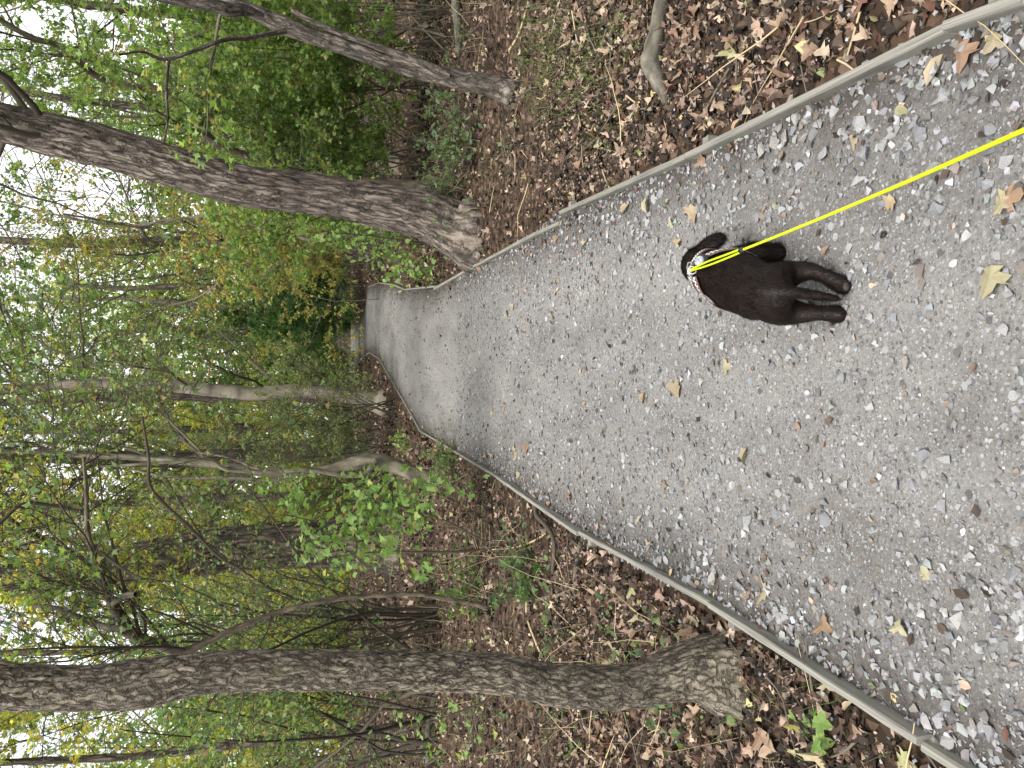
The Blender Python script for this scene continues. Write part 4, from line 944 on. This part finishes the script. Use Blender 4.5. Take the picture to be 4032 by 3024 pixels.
# low green leaves and dry stems among the litter of the left bank and under the shrubs
A = Acc(); q = floor_points(260, 3.0, 13.0, 1.0, .1); q = q[(q[:, 0] < 0) | (q[:, 1] > 8)]; n = len(q); q = np.repeat(q, 9, 0) + rng.normal(0, .07, (n * 9, 3)) * [1, 1, .3] + [0, 0, .06]
W, F, kk = put(OV, q, basis(rng, len(q), .6), rng.uniform(.025, .06, len(q))); A.add(W, F, np.repeat(pick(rng, [(3, (.09, .15, .055)), (3, (.06, .11, .045)), (2, (.14, .2, .07))], len(q)), kk, 0))
tag(obj('ground_cover', A.mesh('ground_cover', M_LEAF, False)), 'scattered low green leaves growing through the leaf litter', 'ground cover', kind='stuff')
q = floor_points(620, 2.6, 15.0, 1.0, .1); q = q[(q[:, 0] < -.3) | (q[:, 1] > 7)]; n = len(q)
p4, r4 = shoots(rng, q, rng.normal(0, .55, (n, 3)) + [0, 0, .8], rng.uniform(.2, .75, n), rng.uniform(.0012, .003, n), 4, .16, -.06)
V, f, B = tubes(p4, r4, 3); o = obj('dry_stems', mesh_from('dry_stems', V, [f], M_STRAW), floor); o['kind'] = 'stuff'
# grass on the bank and thin blades among the leaves
gp = []
for x, y, n in ((2150, 260, 160), (2250, 330, 140), (2350, 250, 120), (2200, 120, 140), (2450, 150, 90), (2080, 160, 120), (2420, 380, 60), (1950, 640, 60), (3500, 2700, 30), (2900, 2900, 50), (2300, 2550, 40)):
    c = G(x, y); gp.append(np.column_stack([rng.normal(c[0], .16, n), rng.normal(c[1], .3, n)]))
gp = np.vstack(gp); gp = gp[~inside(gp)]; n = len(gp); gp = np.column_stack([gp, H(gp)])
p4, r4 = shoots(rng, gp, rng.normal(0, .7, (n, 3)) + [0, 0, 1], rng.uniform(.06, .17, n), np.full(n, .0018), 3, .15, -.12)
V, f, B = tubes(p4, r4, 3); A = Acc().add(V, f, np.repeat(pick(rng, [(3, (.12, .2, .045)), (2, (.18, .25, .07)), (1, (.3, .27, .12))], n), 12, 0))
tag(obj('grass', A.mesh('grass', M_LEAF)), 'short sparse grass among the leaves on the bank', 'grass', kind='stuff')

# ------------------------------------------------------------------ dog
HX = norm(np.array([.29, .957, 0]))
CH_ = [   # chains of (x, y, z, r)
    [(.27, 2.05, .217, .077), (.292, 2.13, .222, .088), (.322, 2.225, .212, .098), (.352, 2.31, .212, .09), (.385, 2.39, .24, .068), (.405, 2.445, .25, .055), (.428, 2.50, .222, .058), (.445, 2.55, .18, .042), (.455, 2.58, .15, .03)],
    [(.308, 2.05, .205, .056), (.33, 2.072, .15, .045), (.338, 2.03, .105, .029), (.322, 2.0, .075, .023), (.296, 1.98, .033, .028), (.288, 1.974, .025, .028)],
    [(.235, 2.06, .205, .056), (.222, 2.08, .145, .046), (.214, 2.045, .1, .03), (.211, 2.012, .066, .024), (.207, 1.992, .03, .028), (.209, 2.018, .021, .029)],
    [(.405, 2.325, .19, .052), (.43, 2.3, .125, .042), (.437, 2.3, .07, .034), (.44, 2.305, .03, .032), (.445, 2.34, .022, .026)],
    [(.302, 2.36, .19, .05), (.285, 2.375, .12, .038), (.283, 2.41, .06, .028), (.284, 2.43, .025, .028), (.29, 2.46, .02, .024)],
    [(.278, 2.12, .22, .086), (.272, 2.07, .222, .072)],
    [(.274, 2.02, .262, .03), (.266, 1.978, .205, .021), (.258, 1.96, .135, .0165), (.25, 1.952, .08, .013), (.248, 1.95, .062, .012)],
    [(.445, 2.475, .245, .026), (.472, 2.462, .22, .028), (.495, 2.452, .19, .029), (.508, 2.448, .168, .025)],
    [(.398, 2.5, .248, .022), (.374, 2.505, .22, .024), (.36, 2.51, .185, .024)],
]
bm = bmesh.new()
for ci, chn in enumerate(CH_):
    c = np.array(chn); q = spline(c, max(8, int(len(c) * 7)))
    for x, y, z, r in q:
        mt = Matrix.Translation((x, y, z)) @ Matrix.Diagonal((1, 1, 1, 1))
        bmesh.ops.create_icosphere(bm, subdivisions=2, radius=r, matrix=mt)
tmp = bpy.data.meshes.new('tmp'); bm.to_mesh(tmp); bm.free()
to = bpy.data.objects.new('tmp', tmp); COL.objects.link(to)
md = to.modifiers.new('r', 'REMESH'); md.mode = 'VOXEL'; md.voxel_size = .006
md = to.modifiers.new('s', 'SMOOTH'); md.factor = .6; md.iterations = 16
dgp = bpy.context.evaluated_depsgraph_get(); dgp.update()
dog_me = bpy.data.meshes.new_from_object(to.evaluated_get(dgp)); bpy.data.objects.remove(to); bpy.data.meshes.remove(tmp)
dbase = np.array([.3, 2.15, 0.0])
V = np.zeros(len(dog_me.vertices) * 3); dog_me.vertices.foreach_get('co', V); V = V.reshape(-1, 3)
dog_me.calc_loop_triangles(); Tt = np.zeros(len(dog_me.loop_triangles) * 3, np.int32); dog_me.loop_triangles.foreach_get('vertices', Tt); Tt = Tt.reshape(-1, 3)
DOGT = BVHTree.FromPolygons([tuple(v) for v in V], [tuple(t) for t in Tt])
mfur, t_, p_ = mat('brown_fur')
tc = N(t_, 'ShaderNodeTexCoord'); nz = N(t_, 'ShaderNodeTexNoise', Scale=14.0, Detail=4.0); t_.links.new(tc.outputs['Object'], nz.inputs[0])
t_.links.new(ramp(t_, nz.outputs[0], [(.3, (.005, .003, .0022)), (.7, (.013, .0068, .0045))]), p_.inputs['Base Color']); p_.inputs['Roughness'].default_value = .6; p_.inputs['Specular IOR Level'].default_value = .15
dog = thing('dog', 'dark brown puppy walking away on the gravel, tail hanging, wearing a harness', 'dog', dbase)
dog_me.name = 'body'; dog_me.materials.clear(); dog_me.materials.append(mfur); dog_me.transform(Matrix.Translation(tuple(-dbase)))
dog_me.polygons.foreach_set('use_smooth', np.ones(len(dog_me.polygons), bool)); obj('body', dog_me, dog)
rng = np.random.default_rng(8)
a_, b_, c_ = V[Tt[:, 0]], V[Tt[:, 1]], V[Tt[:, 2]]; nn = np.cross(b_ - a_, c_ - a_); ar = np.linalg.norm(nn, axis=1); nn = norm(nn)
K = 56000; ti = rng.choice(len(Tt), K, p=ar / ar.sum()); u = rng.uniform(0, 1, (K, 2)); fl = u.sum(1) > 1; u[fl] = 1 - u[fl]
pp = a_[ti] + (b_ - a_)[ti] * u[:, :1] + (c_ - a_)[ti] * u[:, 1:]; n_ = nn[ti]
flow = -HX * .75 + np.array([0, 0, -.65]) + rng.normal(0, .22, (K, 3)); flow = norm(flow - n_ * (flow * n_).sum(1, keepdims=True))
d_ = norm(flow + n_ * rng.uniform(.12, .5, (K, 1))); ln = rng.uniform(.006, .015, K) * np.where(pp[:, 2] < .13, 1.25, 1.0) * np.where(pp[:, 0] > .462, 1.9, 1.0)
sd_ = norm(np.cross(d_, n_)) * .0008
Vh = np.stack([pp - sd_ - n_ * .001, pp + sd_ - n_ * .001, pp + d_ * ln[:, None]], 1).reshape(-1, 3) - dbase
ch_ = pick(rng, [(5, (.005, .0028, .002)), (3, (.011, .0056, .0036)), (1.2, (.026, .0135, .0085))], K, .2)
mh, t_, p_ = mat('fur_hair'); at = N(t_, 'ShaderNodeAttribute', attribute_name='Col'); t_.links.new(at.outputs[0], p_.inputs['Base Color']); p_.inputs['Roughness'].default_value = .38; p_.inputs['Specular IOR Level'].default_value = .2
o = obj('fur', mesh_from('fur', Vh, [np.arange(K * 3).reshape(-1, 3)], mh, False, np.repeat(ch_, 3, 0)), dog); o['kind'] = 'stuff'
def ball(name, p, r, m, parent, base, sc=(1, 1, 1)):
    b = bmesh.new(); bmesh.ops.create_icosphere(b, subdivisions=3, radius=r); me = bpy.data.meshes.new(name); b.to_mesh(me); b.free(); me.materials.append(m)
    me.polygons.foreach_set('use_smooth', np.ones(len(me.polygons), bool)); o = obj(name, me, parent, np.array(p) - base); o.scale = sc; return o
M_BLACK = plain('black_plastic', (.012, .014, .02), .45); M_STEEL = plain('polished_steel', (.62, .62, .62), .25, .5, .9)
ball('nose', (.459, 2.603, .143), .012, M_BLACK, dog, dbase)
for p in ((.478, 2.535, .215), (.412, 2.556, .212)): ball('eye', p, .008, M_BLACK, dog, dbase)
o = ball('paw_pad', (.284, 1.951, .03), .011, plain('paw_pad', (.045, .036, .031), .7), dog, dbase, (1.1, .35, .9))

# ------------------------------------------------------------------ harness
M_STRAP, t_, p_ = mat('checked_strap')
at = N(t_, 'ShaderNodeAttribute', attribute_name='strip'); ck = N(t_, 'ShaderNodeTexChecker', Scale=1.0); ck.inputs['Color1'].default_value = (.62, .6, .55, 1); ck.inputs['Color2'].default_value = (.07, .035, .03, 1)
t_.links.new(at.outputs['Vector'], ck.inputs['Vector'])
sp = N(t_, 'ShaderNodeSeparateXYZ'); t_.links.new(at.outputs['Vector'], sp.inputs[0])
e1 = N(t_, 'ShaderNodeMath', operation='GREATER_THAN'); t_.links.new(sp.outputs[1], e1.inputs[0]); e1.inputs[1].default_value = 1.0
e2 = N(t_, 'ShaderNodeMath', operation='LESS_THAN'); t_.links.new(sp.outputs[1], e2.inputs[0]); e2.inputs[1].default_value = 3.0
e3 = N(t_, 'ShaderNodeMath', operation='MULTIPLY'); t_.links.new(e1.outputs[0], e3.inputs[0]); t_.links.new(e2.outputs[0], e3.inputs[1])
t_.links.new(mix(t_, e3.outputs[0], (.07, .035, .03, 1), ck.outputs[0]), p_.inputs['Base Color']); p_.inputs['Roughness'].default_value = .6
hb = np.array([.375, 2.33, .31]); harness = thing('dog_harness', 'brown puppy harness with white checked reflective straps and metal buckles', 'harness', hb)
def strap(name, rough, w=.03, closed=False, lift=.011):
    c = spline(np.array(rough, float), 40); out = []; nr_ = []
    for p in c:
        loc, nrm, _, _ = DOGT.find_nearest(Vector(p)); out.append(np.array(loc)); nr_.append(np.array(nrm))
    out = np.array(out); nr_ = np.array(nr_)
    for _ in range(4):
        out[1:-1] = (out[:-2] + out[1:-1] * 2 + out[2:]) / 4; nr_[1:-1] = (nr_[:-2] + nr_[1:-1] * 2 + nr_[2:]) / 4
    nr_ = norm(nr_); out = out + nr_ * lift; tn = norm(np.gradient(out, axis=0)); sd = norm(np.cross(tn, nr_)); s = np.concatenate([[0], np.cumsum(np.linalg.norm(np.diff(out, axis=0), axis=1))])
    Vv = []; U = []
    for i in range(len(out)):
        for k, (a, b) in enumerate(((-.5, -1), (-.5, 0), (-.25, .25), (0, .35), (.25, .25), (.5, 0), (.5, -1))):
            Vv.append(out[i] + sd[i] * a * w + nr_[i] * b * .003 - hb); U.append((s[i] / (w / 4), (a + .5) * 4))
    ii = np.arange(len(Vv)).reshape(-1, 7); Q = np.stack([ii[:-1, :-1], ii[1:, :-1], ii[1:, 1:], ii[:-1, 1:]], -1).reshape(-1, 4)
    return obj(name, mesh_from(name, Vv, [Q], M_STRAP, True, uvs=U), harness)
strap('strap', [(.4, 2.345, .315), (.43, 2.32, .29), (.447, 2.285, .25), (.445, 2.255, .2), (.42, 2.24, .14)])
strap('strap', [(.355, 2.355, .315), (.325, 2.35, .3), (.295, 2.335, .27), (.272, 2.31, .22), (.28, 2.29, .15)])
strap('collar', [(.33, 2.4, .22), (.345, 2.385, .27), (.375, 2.375, .31), (.405, 2.37, .305), (.435, 2.37, .27), (.445, 2.375, .22)], .02)
def on_dog(x, y, z, lift=.008):
    loc, nrm, _, _ = DOGT.find_nearest(Vector((x, y, z))); return np.array(loc) + np.array(nrm) * lift, np.array(nrm)
def plate(name, p, nrm, ax, sx, sy, sz, m, parent=None, hole=False):
    nrm = norm(nrm); ax = norm(np.asarray(ax) - nrm * (np.asarray(ax) @ nrm)); by = np.cross(nrm, ax); b = bmesh.new()
    if hole:                                     # a frame of four bars
        for ox, oy, lx, ly in ((0, .8, 1, .2), (0, -.8, 1, .2), (.8, 0, .2, 1), (-.8, 0, .2, 1)):
            bmesh.ops.create_cube(b, size=2, matrix=Matrix.Translation((ox * sx, oy * sy, 0)) @ Matrix.Diagonal((lx * sx, ly * sy * .995, sz * (1 if lx == 1 else .9), 1)))
    else:
        bmesh.ops.create_cube(b, size=2, matrix=Matrix.Diagonal((sx, sy, sz, 1)))
    bmesh.ops.bevel(b, geom=b.edges[:], offset=min(sx, sy, sz) * .3 * (.4 if hole else 1), segments=2, affect='EDGES')
    me = bpy.data.meshes.new(name); b.to_mesh(me); b.free(); me.materials.append(m); o = obj(name, me, parent or harness)
    M = Matrix.Identity(4)
    for i in range(3): M[i][0], M[i][1], M[i][2], M[i][3] = ax[i], by[i], nrm[i], (p - hb)[i]
    o.matrix_local = M; return o
p, n1_ = on_dog(.402, 2.375, .32, .012); plate('buckle', p, n1_, (1, 0, 0), .011, .014, .003, M_STEEL, hole=True)
p, n1_ = on_dog(.352, 2.375, .32, .012); plate('buckle', p, n1_, (1, 0, 0), .011, .014, .003, M_STEEL, hole=True)
p, n1_ = on_dog(.378, 2.372, .33, .012); plate('buckle_plate', p, n1_, (1, 0, 0), .01, .011, .003, plain('grey_plastic', (.3, .3, .32), .5))
rp, rn = on_dog(.38, 2.345, .33, .014)
ringp = np.array([[rp[0] + .012 * math.cos(a), rp[1] + .006 * math.sin(a) - .004, rp[2] + .006 + .012 * math.sin(a)] for a in np.linspace(0, 2 * np.pi, 25)]) - hb
Vv, f, B = tubes(ringp[None], np.full((1, 25), .0024), 8); obj('ring', mesh_from('ring', Vv, [f], M_STEEL), harness)
pp_, pn = on_dog(.412, 2.305, .33, .02); pn = norm(pn + np.array([0, -.7, .5]))
def disc(name, p, nrm, r, h, m, parent, base):
    b = bmesh.new(); bmesh.ops.create_cone(b, segments=32, radius1=r, radius2=r * .93, depth=h, cap_ends=True); bmesh.ops.bevel(b, geom=[e for e in b.edges if len(e.link_faces) == 2 and e.calc_face_angle(0) > .7], offset=h * .25, segments=2, affect='EDGES')
    me = bpy.data.meshes.new(name); b.to_mesh(me); b.free(); me.materials.append(m); o = obj(name, me, parent); q = Vector(nrm).to_track_quat('Z', 'Y'); o.matrix_local = Matrix.Translation(tuple(p - base)) @ q.to_matrix().to_4x4(); return o
tagp = disc('tag_holder', pp_, pn, .026, .016, M_BLACK, harness, hb)
dm, t_, p_ = mat('engraved_disc'); tc = N(t_, 'ShaderNodeTexCoord'); wv = N(t_, 'ShaderNodeTexNoise', Scale=160.0, Detail=4.0); t_.links.new(tc.outputs['Object'], wv.inputs[0])
t_.links.new(ramp(t_, wv.outputs[0], [(.4, (.14, .155, .18)), (.6, (.32, .33, .35))]), p_.inputs['Base Color']); p_.inputs['Roughness'].default_value = .4
ddd = disc('disc', hb + np.array([0, .003, .0085]), (0, 0, 1), .0175, .004, dm, tagp, hb)

# ------------------------------------------------------------------ leash
M_NEON, t_, p_ = mat('neon_cord'); at = N(t_, 'ShaderNodeAttribute', attribute_name='bark')
wv = N(t_, 'ShaderNodeTexWave', Scale=90.0, Distortion=1.5); t_.links.new(vscale(t_, at.outputs['Vector'], (1.5, 1.5, 1)), wv.inputs[0])
t_.links.new(mix(t_, wv.outputs['Fac'], (.40, .5, .008, 1), (.53, .64, .014, 1)), p_.inputs['Base Color']); p_.inputs['Roughness'].default_value = .7; p_.inputs['Specular IOR Level'].default_value = .15; bump(t_, p_, wv.outputs['Fac'], .6, .002)
ring_w = rp + np.array([0, -.006, .012]); sl = G(2921, 985, .37)
far = P(4300, 395, .72)
leash = thing('dog_leash', 'neon yellow cord leash running from the harness out of the picture', 'leash', ring_w)
def cord(name, pts, r, sides=10, n=40):
    c = spline(np.array(pts), n); V_, f_, B_ = tubes((c - ring_w)[None], np.full((1, n), r), sides)
    return obj(name, mesh_from(name, V_, [f_], M_NEON, bark=B_), leash)
ax = np.array([1.0, .25, .2]); ax /= np.linalg.norm(ax)
cord('loop_strand', [ring_w + ax * .002, ring_w * .65 + sl * .35 + ax * .006, ring_w * .3 + sl * .7 + ax * .005, sl + ax * .004], .003)
cord('loop_strand', [ring_w - ax * .002, ring_w * .65 + sl * .35 - ax * .006, ring_w * .3 + sl * .7 - ax * .006, sl - ax * .004], .003)
d_ = norm(far - sl); cord('cord', [sl, sl * .66 + far * .34 + [0, 0, -.009], sl * .33 + far * .67 + [0, 0, -.009], far, far + d_ * .5], .0036, 12, 80)
c = np.array([sl - d_ * .012, sl - d_ * .008, sl + d_ * .014, sl + d_ * .018]); V_, f_, _ = tubes((c - ring_w)[None], np.array([[.002, .0085, .0075, .002]]), 14)
obj('slider', mesh_from('slider', V_, [f_], M_BLACK), leash)
